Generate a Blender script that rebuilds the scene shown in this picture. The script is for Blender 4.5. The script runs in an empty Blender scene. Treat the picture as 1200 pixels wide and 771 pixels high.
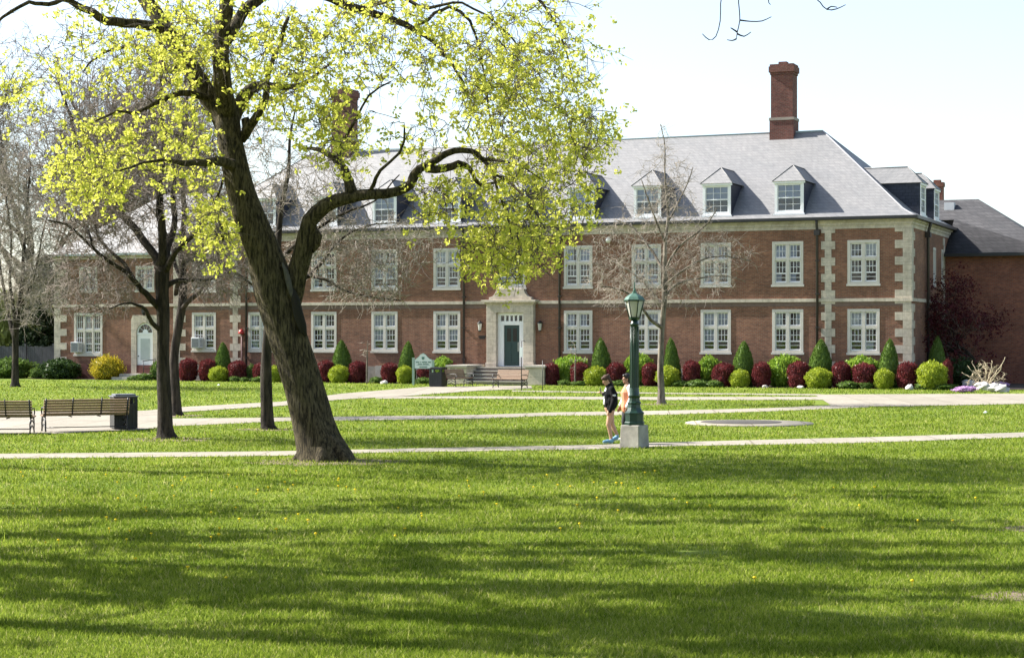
import bpy, math, random
import numpy as np
from mathutils import Vector, Matrix

# ------------------------------------------------------------------ basics
SC = bpy.context.scene
COL = SC.collection
F_PX, U0, V0, CAM_H = 2150.0, 600.0, 392.0, 2.67      # focal length (photo px), principal point / horizon, eye height
A = math.radians(22.6)                                  # how far the hall is turned
CA, SA = math.cos(A), math.sin(A)
Y0 = 100.0                                              # distance of the entrance

def G(u, v):
    """ground point seen at photo pixel (u, v)"""
    y = F_PX * CAM_H / (v - V0)
    return ((u - U0) / F_PX * y, y, 0.0)
def P(u, v, y):
    return ((u - U0) / F_PX * y, y, CAM_H + (V0 - v) * y / F_PX)
def S(u, d=0.0):
    """position along the facade under photo column u, d behind the facade plane"""
    k = (u - U0) / F_PX
    return (k * (Y0 + d * CA) - d * SA) / (CA + k * SA)
def FW(s, d, z=0.0):
    return (s * CA + d * SA, Y0 - s * SA + d * CA, z)
def ppm(s, d=0.0):
    return F_PX / (Y0 - s * SA + d * CA)

def tag(o, label=None, cat=None, group=None, kind=None):
    if label: o['label'] = label
    if cat: o['category'] = cat
    if group: o['group'] = group
    if kind: o['kind'] = kind
    return o
def empty(name, loc=(0, 0, 0), rz=0.0):
    o = bpy.data.objects.new(name, None); COL.objects.link(o)
    o.location = loc; o.rotation_euler = (0, 0, rz); o.empty_display_size = 0.3
    return o
def link(name, me, parent=None, loc=(0, 0, 0), rz=0.0):
    o = bpy.data.objects.new(name, me); COL.objects.link(o)
    o.location = loc; o.rotation_euler = (0, 0, rz)
    if parent: o.parent = parent
    return o
def children(o):
    return [c for c in COL.objects if c.parent == o]
def copy_tree(o, parent=None):
    c = o.copy(); COL.objects.link(c)
    if parent: c.parent = parent
    for ch in children(o):
        copy_tree(ch, c)
    return c

def np_mesh(name, V, Fs, mat=None, smooth=False):
    """V (n,3); Fs list of (m,k) index arrays"""
    me = bpy.data.meshes.new(name)
    V = np.asarray(V, dtype=np.float32).reshape(-1, 3)
    Fs = [np.asarray(f, dtype=np.int32) for f in Fs if len(f)]
    loops = np.concatenate([f.ravel() for f in Fs])
    tot = np.concatenate([np.full(len(f), f.shape[1], dtype=np.int32) for f in Fs])
    start = np.concatenate([[0], np.cumsum(tot)[:-1]]).astype(np.int32)
    me.vertices.add(len(V)); me.vertices.foreach_set('co', V.ravel())
    me.loops.add(len(loops)); me.loops.foreach_set('vertex_index', loops)
    me.polygons.add(len(tot)); me.polygons.foreach_set('loop_start', start)
    me.polygons.foreach_set('loop_total', tot)
    if smooth:
        me.polygons.foreach_set('use_smooth', np.ones(len(tot), dtype=bool))
    me.update(calc_edges=True); me.validate()
    if mat: me.materials.append(mat)
    return me

class MB:
    """collects boxes, quads, lathes and tubes into ONE mesh"""
    def __init__(s): s.v = []; s.f = []; s.sm = []
    def add(s, vs, fs, smooth=False):
        b = len(s.v); s.v += [tuple(v) for v in vs]
        s.f += [tuple(b + i for i in f) for f in fs]; s.sm += [smooth] * len(fs)
    def box(s, x0, x1, y0, y1, z0, z1, M=None):
        vs = [(x, y, z) for z in (z0, z1) for y in (y0, y1) for x in (x0, x1)]
        if M is not None: vs = [tuple(M @ Vector(v)) for v in vs]
        s.add(vs, [(0, 2, 3, 1), (4, 5, 7, 6), (0, 1, 5, 4), (2, 6, 7, 3), (0, 4, 6, 2), (1, 3, 7, 5)])
        return s
    def quad(s, *vs): s.add(vs, [tuple(range(len(vs)))]); return s
    def prism(s, poly, y0, y1):
        """(x,z) outline extruded along y"""
        n = len(poly)
        vs = [(x, y0, z) for x, z in poly] + [(x, y1, z) for x, z in poly]
        s.add(vs, [tuple(range(n)), tuple(range(2 * n - 1, n - 1, -1))] + [(i, i + n, (i + 1) % n + n, (i + 1) % n) for i in range(n)])
        return s
    def lathe(s, prof, n=16, cx=0, cy=0, smooth=True, rot=0.0, sx=1, sy=1):
        vs = []
        for r, z in prof:
            for k in range(n):
                a = rot + 2 * math.pi * k / n
                vs.append((cx + sx * r * math.cos(a), cy + sy * r * math.sin(a), z))
        fs = []
        for j in range(len(prof) - 1):
            for k in range(n):
                k2 = (k + 1) % n
                fs.append((j * n + k, j * n + k2, (j + 1) * n + k2, (j + 1) * n + k))
        fs.append(tuple(range(n - 1, -1, -1))); fs.append(tuple((len(prof) - 1) * n + k for k in range(n)))
        s.add(vs, fs, smooth); return s
    def tube(s, pts, r, n=6, smooth=True):
        V, Fq = tubes([(np.array(pts, float), np.array([r] * len(pts) if np.isscalar(r) else r, float))], n, cap=True)
        s.add(V.tolist(), [tuple(f) for F in Fq for f in F.tolist()], smooth); return s
    def ell(s, c, r, n=10, m=7, M=None):
        vs = []; fs = []
        for j in range(m + 1):
            t = math.pi * j / m
            for k in range(n):
                a = 2 * math.pi * k / n
                p = Vector((c[0] + r[0] * math.sin(t) * math.cos(a), c[1] + r[1] * math.sin(t) * math.sin(a), c[2] - r[2] * math.cos(t)))
                vs.append(tuple(M @ p) if M is not None else tuple(p))
        for j in range(m):
            for k in range(n):
                k2 = (k + 1) % n
                fs.append((j * n + k, j * n + k2, (j + 1) * n + k2, (j + 1) * n + k))
        s.add(vs, fs, True); return s
    def mesh(s, name, mat):
        me = bpy.data.meshes.new(name); me.from_pydata(s.v, [], s.f)
        me.polygons.foreach_set('use_smooth', s.sm)
        me.update(); me.validate()
        if mat: me.materials.append(mat)
        return me
    def build(s, name, mat, parent=None, loc=(0, 0, 0), rz=0.0, bevel=0):
        o = link(name, s.mesh(name, mat), parent, loc, rz)
        if bevel:
            m = o.modifiers.new('bevel', 'BEVEL'); m.width = bevel; m.segments = 2; m.limit_method = 'ANGLE'
        return o

def tubes(paths, sides, cap=False, rough=0.0, seed=0):
    """paths: list of (pts(n,3), radii(n)); vectorised per length"""
    groups = {}
    for p, r in paths: groups.setdefault(len(p), []).append((p, r))
    VV = []; FF = []; base = 0; caps = []
    ang = np.linspace(0, 2 * np.pi, sides, endpoint=False)
    rs = np.random.RandomState(seed)
    for n, L in groups.items():
        Pn = np.array([p for p, r in L], float); R = np.array([r for p, r in L], float)
        m = len(L)
        T = np.gradient(Pn, axis=1); T /= np.linalg.norm(T, axis=2, keepdims=True) + 1e-9
        main = Pn[:, -1] - Pn[:, 0]; main /= np.linalg.norm(main, axis=1, keepdims=True) + 1e-9
        ref = np.where(np.abs(main[:, 2:3]) > 0.8, np.array([[1.0, 0.2, 0]]), np.array([[0.1, 0.2, 1.0]]))
        N = np.cross(T, ref[:, None, :]); N /= np.linalg.norm(N, axis=2, keepdims=True) + 1e-9
        B = np.cross(T, N)
        rad = R[:, :, None] * np.ones((1, 1, sides))
        if rough:
            sl = np.cumsum(np.concatenate([np.zeros((m, 1)), np.linalg.norm(np.diff(Pn, axis=1), axis=2)], axis=1), axis=1)
            for k in range(6):
                ph = rs.rand(m, 1, 1) * 6.28; fr = rs.uniform(.6, 2.2)
                rad = rad * (1 + rough * .5 * np.sin((k + 2) * ang[None, None, :] + ph + fr * sl[:, :, None]))
            rad = rad * (1 + rough * .35 * (rs.rand(m, n, sides) - .5))
        V = Pn[:, :, None, :] + rad[..., None] * (np.cos(ang)[None, None, :, None] * N[:, :, None, :] + np.sin(ang)[None, None, :, None] * B[:, :, None, :])
        idx = (np.arange(m * n * sides).reshape(m, n, sides)) + base
        a = idx[:, :-1, :]; b = np.roll(a, -1, axis=2); d = idx[:, 1:, :]; c = np.roll(d, -1, axis=2)
        FF.append(np.stack([a, b, c, d], axis=-1).reshape(-1, 4))
        if cap:
            FF.append(idx[:, 0, ::-1].reshape(m, sides)); FF.append(idx[:, -1, :].reshape(m, sides))
        VV.append(V.reshape(-1, 3)); base += m * n * sides
    return np.concatenate(VV), FF

# ------------------------------------------------------------------ materials
def newmat(name):
    m = bpy.data.materials.new(name); m.use_nodes = True
    nt = m.node_tree; nt.nodes.clear()
    out = nt.nodes.new('ShaderNodeOutputMaterial')
    return m, nt, out
def N(nt, t, **kw):
    n = nt.nodes.new(t)
    for k, v in kw.items():
        if hasattr(n, k): setattr(n, k, v)
    return n
def setin(n, **kw):
    for k, v in kw.items():
        i = n.inputs[k.replace('_', ' ')]
        if isinstance(v, (tuple, list)) and len(v) == 3 and i.type == 'RGBA': v = tuple(v) + (1,)
        i.default_value = v
    return n
def L(nt, a, b): nt.links.new(a, b)
def noise(nt, scale, detail=4, vec=None, rough=.6):
    n = N(nt, 'ShaderNodeTexNoise'); n.inputs['Scale'].default_value = scale; n.inputs['Detail'].default_value = detail
    n.inputs['Roughness'].default_value = rough
    if vec is not None: L(nt, vec, n.inputs['Vector'])
    return n
def ramp(nt, fac, stops):
    r = N(nt, 'ShaderNodeValToRGB'); e = r.color_ramp.elements
    while len(e) > 1: e.remove(e[-1])
    for i, (p, c) in enumerate(stops):
        if i == 0: e[0].position = p; el = e[0]
        else: el = e.new(p)
        el.color = tuple(c) + (1,)
    L(nt, fac, r.inputs['Fac']); return r
def mixc(nt, fac, a, b, mode='MIX'):
    m = N(nt, 'ShaderNodeMix'); m.data_type = 'RGBA'; m.blend_type = mode
    for sock, val in ((m.inputs[0], fac), (m.inputs[6], a), (m.inputs[7], b)):
        if isinstance(val, (int, float)): sock.default_value = val
        elif isinstance(val, (tuple, list)): sock.default_value = tuple(val) + (1,)
        else: L(nt, val, sock)
    return m.outputs[2]
def coords(nt, which='Object'):
    return N(nt, 'ShaderNodeTexCoord').outputs[which]
def scalevec(nt, vec, s):
    m = N(nt, 'ShaderNodeMapping'); m.inputs['Scale'].default_value = s; L(nt, vec, m.inputs['Vector']); return m.outputs[0]

def plain(name, col, rough=.6, var=.25, scale=3.0, bump=.0, bscale=30, metal=0.0, col2=None, stretch=(1, 1, 1), spec=.4):
    m, nt, out = newmat(name)
    b = N(nt, 'ShaderNodeBsdfPrincipled'); b.inputs['Roughness'].default_value = rough; b.inputs['Metallic'].default_value = metal
    b.inputs['Specular IOR Level'].default_value = spec
    vec = scalevec(nt, coords(nt), stretch)
    c2 = col2 or tuple(c * (1 - var) for c in col)
    n = noise(nt, scale, 6, vec, .65)
    r = ramp(nt, n.outputs[0], [(.3, c2), (.7, col)])
    L(nt, r.outputs[0], b.inputs['Base Color'])
    if bump:
        n2 = noise(nt, bscale, 5, vec); bp = N(nt, 'ShaderNodeBump'); bp.inputs['Strength'].default_value = bump; bp.inputs['Distance'].default_value = .02
        L(nt, n2.outputs[0], bp.inputs['Height']); L(nt, bp.outputs[0], b.inputs['Normal'])
    L(nt, b.outputs[0], out.inputs[0]); return m

def foliage(name, c1, c2, trans=.45, patch=None, rough=.55, gloss=.015, dry=None):
    """leaf surface: colour varies leaf by leaf, lets light through"""
    m, nt, out = newmat(name)
    g = N(nt, 'ShaderNodeNewGeometry')
    r = ramp(nt, g.outputs['Random Per Island'], [(0, c1), (1, c2)] if not dry else [(0, c1), (.90, c2), (.93, dry), (1, dry)])
    colr = r.outputs[0]
    if patch:
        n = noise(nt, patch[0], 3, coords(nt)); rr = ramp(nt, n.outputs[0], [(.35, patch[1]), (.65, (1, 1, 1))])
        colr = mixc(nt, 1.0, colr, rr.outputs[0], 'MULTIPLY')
    d = N(nt, 'ShaderNodeBsdfDiffuse'); t = N(nt, 'ShaderNodeBsdfTranslucent'); L(nt, colr, d.inputs[0]); L(nt, colr, t.inputs[0])
    mx = N(nt, 'ShaderNodeMixShader'); mx.inputs[0].default_value = trans
    L(nt, d.outputs[0], mx.inputs[1]); L(nt, t.outputs[0], mx.inputs[2])
    gl = N(nt, 'ShaderNodeBsdfGlossy'); gl.inputs['Roughness'].default_value = .4
    m2 = N(nt, 'ShaderNodeMixShader'); m2.inputs[0].default_value = gloss
    L(nt, mx.outputs[0], m2.inputs[1]); L(nt, gl.outputs[0], m2.inputs[2])
    L(nt, m2.outputs[0], out.inputs[0]); return m

def wallvec(nt):
    sp = N(nt, 'ShaderNodeSeparateXYZ'); L(nt, coords(nt), sp.inputs[0])
    ad = N(nt, 'ShaderNodeMath'); ad.operation = 'ADD'; L(nt, sp.outputs[0], ad.inputs[0]); L(nt, sp.outputs[1], ad.inputs[1])
    cb = N(nt, 'ShaderNodeCombineXYZ'); L(nt, ad.outputs[0], cb.inputs[0]); L(nt, sp.outputs[2], cb.inputs[1])
    return cb.outputs[0], sp
def brickmat(name, c1, c2, mortar, bw=.225, rh=.075, ms=.011, rough=.85, big=.35, bump=.5, wear=None, spec=.25):
    m, nt, out = newmat(name)
    vec, sp = wallvec(nt)
    br = N(nt, 'ShaderNodeTexBrick'); L(nt, vec, br.inputs['Vector'])
    setin(br, Color1=c1, Color2=c2, Mortar=mortar, Scale=1.0, Mortar_Size=ms, Brick_Width=bw, Row_Height=rh, Bias=0.0)
    n = noise(nt, .55, 5, scalevec(nt, vec, (1, 1.6, 1)), .7)
    r = ramp(nt, n.outputs[0], [(.3, (1 - big,) * 3), (.7, (1.12, 1.08, 1.05))])
    c = mixc(nt, 1.0, br.outputs[0], r.outputs[0], 'MULTIPLY')
    n2 = noise(nt, 5.0, 4, vec, .7)
    r2 = ramp(nt, n2.outputs[0], [(.35, (.8, .8, .82)), (.65, (1.12, 1.1, 1.1))])
    c = mixc(nt, 1.0, c, r2.outputs[0], 'MULTIPLY')
    if wear:      # weather streaks running down
        n3 = noise(nt, 1.0, 5, scalevec(nt, vec, (1.6, .14, 1)), .7)
        r3 = ramp(nt, n3.outputs[0], [(.45, (1, 1, 1)), (.72, wear)])
        c = mixc(nt, 1.0, c, r3.outputs[0], 'MULTIPLY')
    b = N(nt, 'ShaderNodeBsdfPrincipled'); b.inputs['Roughness'].default_value = rough; b.inputs['Specular IOR Level'].default_value = spec
    L(nt, c, b.inputs['Base Color'])
    bp = N(nt, 'ShaderNodeBump'); bp.inputs['Strength'].default_value = bump; bp.inputs['Distance'].default_value = .008; bp.invert = True
    L(nt, br.outputs['Fac'], bp.inputs['Height']); L(nt, bp.outputs[0], b.inputs['Normal'])
    L(nt, b.outputs[0], out.inputs[0]); return m

M = {}
M['brick'] = brickmat('red_brick', (.275, .122, .074), (.18, .078, .052), (.225, .165, .12), wear=(.8, .8, .82))
M['brick2'] = brickmat('chimney_brick', (.20, .07, .055), (.14, .05, .045), (.17, .12, .10))
M['brick3'] = brickmat('wing_brick', (.30, .11, .062), (.20, .072, .046), (.20, .135, .105))
M['slate'] = brickmat('roof_slate', (.168, .171, .172), (.143, .146, .149), (.108, .111, .114), bw=.30, rh=.16, ms=.012, rough=.62, big=.12, bump=.3, wear=(.86, .87, .88), spec=1.0)
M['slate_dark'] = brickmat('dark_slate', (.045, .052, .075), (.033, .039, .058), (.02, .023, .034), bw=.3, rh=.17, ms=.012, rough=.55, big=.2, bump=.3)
M['shingle'] = brickmat('asphalt_shingle', (.075, .076, .08), (.055, .056, .06), (.04, .04, .043), bw=.4, rh=.2, ms=.014, rough=.8, big=.2, bump=.3)
M['stone'] = brickmat('cream_limestone', (.52, .47, .39), (.465, .42, .35), (.365, .335, .28), bw=.9, rh=.42, ms=.012, rough=.8, big=.2, bump=.2, wear=(.72, .7, .66))
M['surround'] = plain('window_stone', (.55, .51, .46), .75, .18, 2.5, .1, 40)
M['whitewood'] = plain('white_painted_wood', (.76, .76, .77), .45, .08, 4)
M['gutter'] = plain('dark_gutter_paint', (.018, .018, .02), .4, .3, 3)
M['pipe'] = plain('dark_downpipe_paint', (.035, .028, .028), .45, .3, 3)
M['copper'] = plain('pale_flashing', (.30, .36, .36), .5, .25, 4)
M['door_green'] = plain('dark_green_door_paint', (.018, .045, .045), .35, .2, 2)
M['iron'] = plain('black_iron', (.016, .016, .018), .45, .3, 8)
M['lamp_green'] = plain('dark_green_cast_iron', (.008, .036, .025), .32, .35, 6, .15, 40, spec=.5)
M['lamp_cap'] = plain('weathered_green_cap', (.07, .155, .12), .5, .4, 9)
M['concrete'] = plain('concrete', (.46, .43, .37), .85, .3, 3.5, .25, 60)
M['plinth'] = plain('concrete_plinth_stained', (.36, .335, .285), .9, .45, 3.0, .3, 50)
M['steps'] = plain('worn_stone_steps', (.42, .39, .34), .85, .3, 3, .15, 50)
def pathmat():
    m, nt, out = newmat('pale_concrete_path'); v = coords(nt)
    n1 = noise(nt, .5, 5, v, .7); n2 = noise(nt, 6, 5, v, .75); r1 = ramp(nt, n1.outputs[0], [(.3, (.23, .208, .172)), (.7, (.32, .292, .24))]); r2 = ramp(nt, n2.outputs[0], [(.3, (.78, .77, .75)), (.7, (1.12, 1.12, 1.12))])
    c = mixc(nt, 1.0, r1.outputs[0], r2.outputs[0], 'MULTIPLY')
    mp_ = N(nt, 'ShaderNodeMapping'); mp_.inputs['Rotation'].default_value = (0, 0, .06); L(nt, v, mp_.inputs['Vector'])
    br = N(nt, 'ShaderNodeTexBrick'); br.offset = 0; L(nt, mp_.outputs[0], br.inputs['Vector']); setin(br, Color1=(1, 1, 1), Color2=(.86, .86, .85), Mortar=(.55, .53, .48), Scale=1.0, Mortar_Size=.022, Brick_Width=1.6, Row_Height=40.0, Bias=0.0)
    c = mixc(nt, 1.0, c, br.outputs[0], 'MULTIPLY')
    b = N(nt, 'ShaderNodeBsdfPrincipled'); b.inputs['Roughness'].default_value = .9; b.inputs['Specular IOR Level'].default_value = .2; L(nt, c, b.inputs['Base Color'])
    bp = N(nt, 'ShaderNodeBump'); bp.inputs['Strength'].default_value = .25; bp.inputs['Distance'].default_value = .02; L(nt, n2.outputs[0], bp.inputs['Height']); L(nt, bp.outputs[0], b.inputs['Normal'])
    L(nt, b.outputs[0], out.inputs[0]); return m
M['path'] = pathmat()
M['wood'] = plain('weathered_bench_wood', (.30, .20, .13), .65, .35, 6, .1, 60, stretch=(.6, 6, 6))
M['bin'] = plain('black_plastic_bin', (.02, .021, .024), .45, .3, 6)
M['bintop'] = plain('dull_grey_bin_lid', (.14, .15, .17), .5, .3, 6)
M['soil'] = plain('bark_mulch_soil', (.055, .036, .025), .95, .5, 7, .6, 60)
M['rock'] = plain('pale_garden_rock', (.52, .49, .46), .85, .4, 2.5, .5, 14)
M['fence'] = plain('grey_weathered_planks', (.085, .085, .10), .85, .4, 3, .2, 40, stretch=(5, 5, .6))
M['ac'] = plain('white_enamelled_case', (.66, .67, .68), .45, .15, 4)
M['grille'] = plain('grey_grille', (.22, .23, .25), .5, .3, 10)
M['signwhite'] = plain('white_sign_board', (.70, .74, .74), .5, .08, 4)
M['signgreen'] = plain('sign_green_paint', (.10, .20, .17), .5, .2, 4)
M['signpost'] = plain('pale_green_post', (.36, .46, .40), .55, .2, 5)
M['red'] = plain('red_enamel', (.45, .03, .025), .4, .2, 5)
M['lens'] = plain('frosted_lamp_glass', (.62, .62, .58), .25, .1, 6)
def barkmat(name, c1, c2, moss=None, sc=9.0, bump=.9):
    m, nt, out = newmat(name)
    v = coords(nt)
    n = noise(nt, sc, 7, scalevec(nt, v, (1, 1, .14)), .78)
    r = ramp(nt, n.outputs[0], [(.42, c2), (.58, c1)])
    c = r.outputs[0]
    if moss:
        n3 = noise(nt, 2.6, 7, v, .8); r3 = ramp(nt, n3.outputs[0], [(.5, (0, 0, 0)), (.75, (.8, .8, .8))])
        moss = mixc(nt, r.outputs[0], tuple(x * .35 for x in moss), moss)
        c = mixc(nt, r3.outputs[0], c, moss)
    b = N(nt, 'ShaderNodeBsdfPrincipled'); b.inputs['Roughness'].default_value = .9; b.inputs['Specular IOR Level'].default_value = .15
    L(nt, c, b.inputs['Base Color'])
    bp = N(nt, 'ShaderNodeBump'); bp.inputs['Strength'].default_value = bump; bp.inputs['Distance'].default_value = .07
    L(nt, n.outputs[0], bp.inputs['Height']); L(nt, bp.outputs[0], b.inputs['Normal'])
    L(nt, b.outputs[0], out.inputs[0]); return m
M['bark_maple'] = barkmat('mossy_maple_bark', (.12, .098, .058), (.016, .013, .009), (.095, .092, .034), 20, 1.0)
M['bark_dark'] = barkmat('dark_bark', (.062, .05, .038), (.018, .015, .013), (.05, .047, .025))
M['bark_pale'] = barkmat('pale_bark', (.24, .205, .165), (.07, .06, .05), None, 7)
M['twig_blond'] = plain('blond_twig_bark', (.50, .42, .28), .85, .3, 5)
M['twig_pale'] = plain('pale_twig_bark', (.31, .265, .215), .85, .35, 5)
M['twig_grey'] = plain('grey_twig_bark', (.23, .185, .155), .85, .4, 3)
M['twig_dark'] = plain('dark_twig_bark', (.10, .08, .06), .85, .4, 3)
M['leaf_maple'] = foliage('young_maple_leaf', (.43, .47, .06), (.72, .70, .14), .55)
M['leaf_ever'] = foliage('evergreen_needles', (.02, .035, .015), (.04, .06, .025), .2)
M['leaf_cone'] = foliage('clipped_yew_foliage', (.07, .125, .02), (.12, .19, .032), .25)
M['leaf_globe'] = foliage('golden_green_shrub_leaf', (.24, .31, .025), (.36, .41, .04), .4)
M['leaf_bright'] = foliage('bright_green_shrub_leaf', (.15, .27, .03), (.26, .36, .045), .4)
M['leaf_red'] = foliage('wine_red_shrub_leaf', (.08, .016, .019), (.18, .036, .036), .3)
M['leaf_redtree'] = foliage('purple_maple_leaf', (.05, .010, .014), (.10, .017, .022), .35)
M['leaf_mid'] = foliage('mid_green_shrub_leaf', (.07, .13, .025), (.13, .19, .04), .35)
M['leaf_pale'] = foliage('pale_spring_leaf', (.20, .23, .06), (.30, .31, .10), .4)
M['leaf_dark'] = foliage('dark_green_shrub_leaf', (.025, .05, .015), (.055, .09, .025), .25)
M['forsythia'] = foliage('yellow_flower', (.16, .17, .02), (.62, .46, .03), .35)
M['phlox'] = foliage('lilac_flower', (.42, .24, .46), (.62, .42, .66), .3)
M['dandelion'] = foliage('dandelion_yellow', (.75, .55, .02), (.85, .65, .03), .2)
M['grass'] = foliage('grass_blade', (.088, .152, .014), (.345, .40, .06), .5, patch=(.5, (.58, .66, .5)), gloss=.0, dry=(.46, .42, .18))

def lawnmat():
    m, nt, out = newmat('mown_lawn')
    v = coords(nt)
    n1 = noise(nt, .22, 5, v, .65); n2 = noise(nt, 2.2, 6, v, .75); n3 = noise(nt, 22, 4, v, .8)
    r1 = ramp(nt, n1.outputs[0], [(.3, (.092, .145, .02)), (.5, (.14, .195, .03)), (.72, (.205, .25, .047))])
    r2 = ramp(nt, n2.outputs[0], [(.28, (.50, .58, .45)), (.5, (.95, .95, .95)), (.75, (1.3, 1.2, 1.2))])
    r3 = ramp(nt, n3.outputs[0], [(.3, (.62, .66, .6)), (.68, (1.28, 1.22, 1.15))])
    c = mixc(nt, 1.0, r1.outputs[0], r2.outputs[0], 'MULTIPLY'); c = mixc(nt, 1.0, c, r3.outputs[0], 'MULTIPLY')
    b = N(nt, 'ShaderNodeBsdfPrincipled'); b.inputs['Roughness'].default_value = .9; b.inputs['Specular IOR Level'].default_value = .1
    L(nt, c, b.inputs['Base Color'])
    bp = N(nt, 'ShaderNodeBump'); bp.inputs['Strength'].default_value = .8; bp.inputs['Distance'].default_value = .05
    L(nt, n3.outputs[0], bp.inputs['Height']); L(nt, bp.outputs[0], b.inputs['Normal'])
    L(nt, b.outputs[0], out.inputs[0]); return m
M['lawn'] = lawnmat()

def glassmat(name, tint=(.75, .8, .85), refl=.085):
    m, nt, out = newmat(name)
    t = N(nt, 'ShaderNodeBsdfTransparent'); t.inputs[0].default_value = tint + (1,)
    g = N(nt, 'ShaderNodeBsdfGlossy'); g.inputs['Roughness'].default_value = .03; g.inputs[0].default_value = (.9, .93, 1, 1)
    n = noise(nt, 1.4, 2, coords(nt)); bp = N(nt, 'ShaderNodeBump'); bp.inputs['Strength'].default_value = .25; bp.inputs['Distance'].default_value = .05
    L(nt, n.outputs[0], bp.inputs['Height']); L(nt, bp.outputs[0], g.inputs['Normal'])
    fr = N(nt, 'ShaderNodeFresnel'); fr.inputs[0].default_value = 1.5
    mr = N(nt, 'ShaderNodeMath'); mr.operation = 'MULTIPLY_ADD'; mr.inputs[1].default_value = 1.0; mr.inputs[2].default_value = refl - .04; L(nt, fr.outputs[0], mr.inputs[0])
    mx = N(nt, 'ShaderNodeMixShader'); L(nt, mr.outputs[0], mx.inputs[0]); L(nt, t.outputs[0], mx.inputs[1]); L(nt, g.outputs[0], mx.inputs[2])
    L(nt, mx.outputs[0], out.inputs[0]); return m
M['glass'] = glassmat('old_window_glass')
M['lampglass'] = foliage('frosted_lamp_pane', (.62, .62, .58), (.66, .66, .62), .5, gloss=.08)
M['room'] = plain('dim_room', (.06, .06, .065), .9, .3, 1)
M['curtain'] = plain('sky_tinted_curtain', (.46, .51, .68), .9, .22, 9, .0, stretch=(6, 1, .5))  # blue holds both the curtains and the sky mirrored in the old panes
M['blind'] = plain('white_blind', (.66, .68, .72), .85, .15, 5)
# ------------------------------------------------------------------ the hall
SR = 21.62; DEP = 12.4
def open_wall(mb, x0, x1, z0, z1, ops, y=0.0, reveal=.24):
    xs = sorted({x0, x1} | {o[0] for o in ops} | {o[1] for o in ops}); zs = sorted({z0, z1} | {o[2] for o in ops} | {o[3] for o in ops})
    for i in range(len(xs) - 1):
        for j in range(len(zs) - 1):
            cx, cz = (xs[i] + xs[i + 1]) / 2, (zs[j] + zs[j + 1]) / 2
            if any(o[0] < cx < o[1] and o[2] < cz < o[3] for o in ops): continue
            mb.quad((xs[i], y, zs[j]), (xs[i + 1], y, zs[j]), (xs[i + 1], y, zs[j + 1]), (xs[i], y, zs[j + 1]))
    for a, b, c, d in ops:
        r = y + reveal
        mb.quad((a, y, c), (a, r, c), (a, r, d), (a, y, d)); mb.quad((b, y, c), (b, y, d), (b, r, d), (b, r, c))
        mb.quad((a, y, d), (a, r, d), (b, r, d), (b, y, d)); mb.quad((a, y, c), (b, y, c), (b, r, c), (a, r, c))

def bars(mb, x0, x1, z0, z1, nx, nz, w, y0, y1):
    for i in range(1, nx):
        x = x0 + (x1 - x0) * i / nx; mb.box(x - w / 2, x + w / 2, y0, y1, z0, z1)
    for j in range(1, nz):
        z = z0 + (z1 - z0) * j / nz; mb.box(x0, x1, y0 + .002, y1 - .002, z - w / 2, z + w / 2)
def frame(mb, x0, x1, z0, z1, w, y0, y1, wb=None):
    wb = wb or w
    mb.box(x0, x0 + w, y0, y1, z0, z1); mb.box(x1 - w, x1, y0, y1, z0, z1)
    mb.box(x0 + w, x1 - w, y0 + .002, y1, z1 - w, z1); mb.box(x0 + w, x1 - w, y0 + .002, y1, z0, z0 + wb)

WINCACHE = {}
def win_meshes(kind):
    """stone surround, white sashes, glass; bottom centre at the origin, facing -y"""
    if kind in WINCACHE: return WINCACHE[kind]
    su, sa, gl = MB(), MB(), MB()
    if kind == 'cross': cols, wd, h, tr = 2, 1.63, 2.27, 1.36
    elif kind == 'triple': cols, wd, h, tr = 3, 2.05, 2.57, 1.52
    elif kind == 'short': cols, wd, h, tr = 2, 1.30, 1.52, None
    sw = .15
    frame(su, -wd / 2, wd / 2, 0, h, sw, -.025, .20, .17)
    su.box(-wd / 2 - .05, wd / 2 + .05, -.06, -.028, -.05, .06)
    mw = .15 if cols == 2 else .12
    iw = (wd - 2 * sw - (cols - 1) * mw) / cols
    for c in range(1, cols):
        x = -wd / 2 + sw + c * iw + (c - 1) * mw
        su.box(x, x + mw, -.005, .19, .17, h - sw)
    if tr:
        for c in range(cols):
            x = -wd / 2 + sw + c * (iw + mw); su.box(x, x + iw, .0, .185, tr - .07, tr + .07)
    for c in range(cols):
        x = -wd / 2 + sw + c * (iw + mw)
        lights = [(.17, tr - .07), (tr + .07, h - sw)] if tr else [(.17, h - sw)]
        for k, (z0, z1) in enumerate(lights):
            frame(sa, x + .003, x + iw - .003, z0 + .003, z1 - .003, .045, .06, .11, .06 if k == 0 else .045)
            a, b, c0, c1 = x + .048, x + iw - .048, z0 + (.063 if k == 0 else .048), z1 - .048
            if k == 0 and tr:
                zm = c0 + (c1 - c0) * .40
                sa.box(a, b, .055, .10, zm - .028, zm + .028)
                bars(sa, a, b, zm + .028, c1, 3, 2, .022, .07, .10)
                bars(sa, a, b, c0, zm - .028, 3 if kind == 'triple' else 1, 2, .022, .072, .10)
            else:
                bars(sa, a, b, c0, c1, 3 if tr else 2, 2 if tr else 4, .020, .07, .10)
            gl.quad((a - .01, .088, c0 - .01), (b + .01, .088, c0 - .01), (b + .01, .088, c1 + .01), (a - .01, .088, c1 + .01))
    WINCACHE[kind] = (su.mesh('window', M['surround']), sa.mesh('sash', M['whitewood']), gl.mesh('pane', M['glass']), cols, wd, h, tr, sw, mw, iw)
    return WINCACHE[kind]
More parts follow.
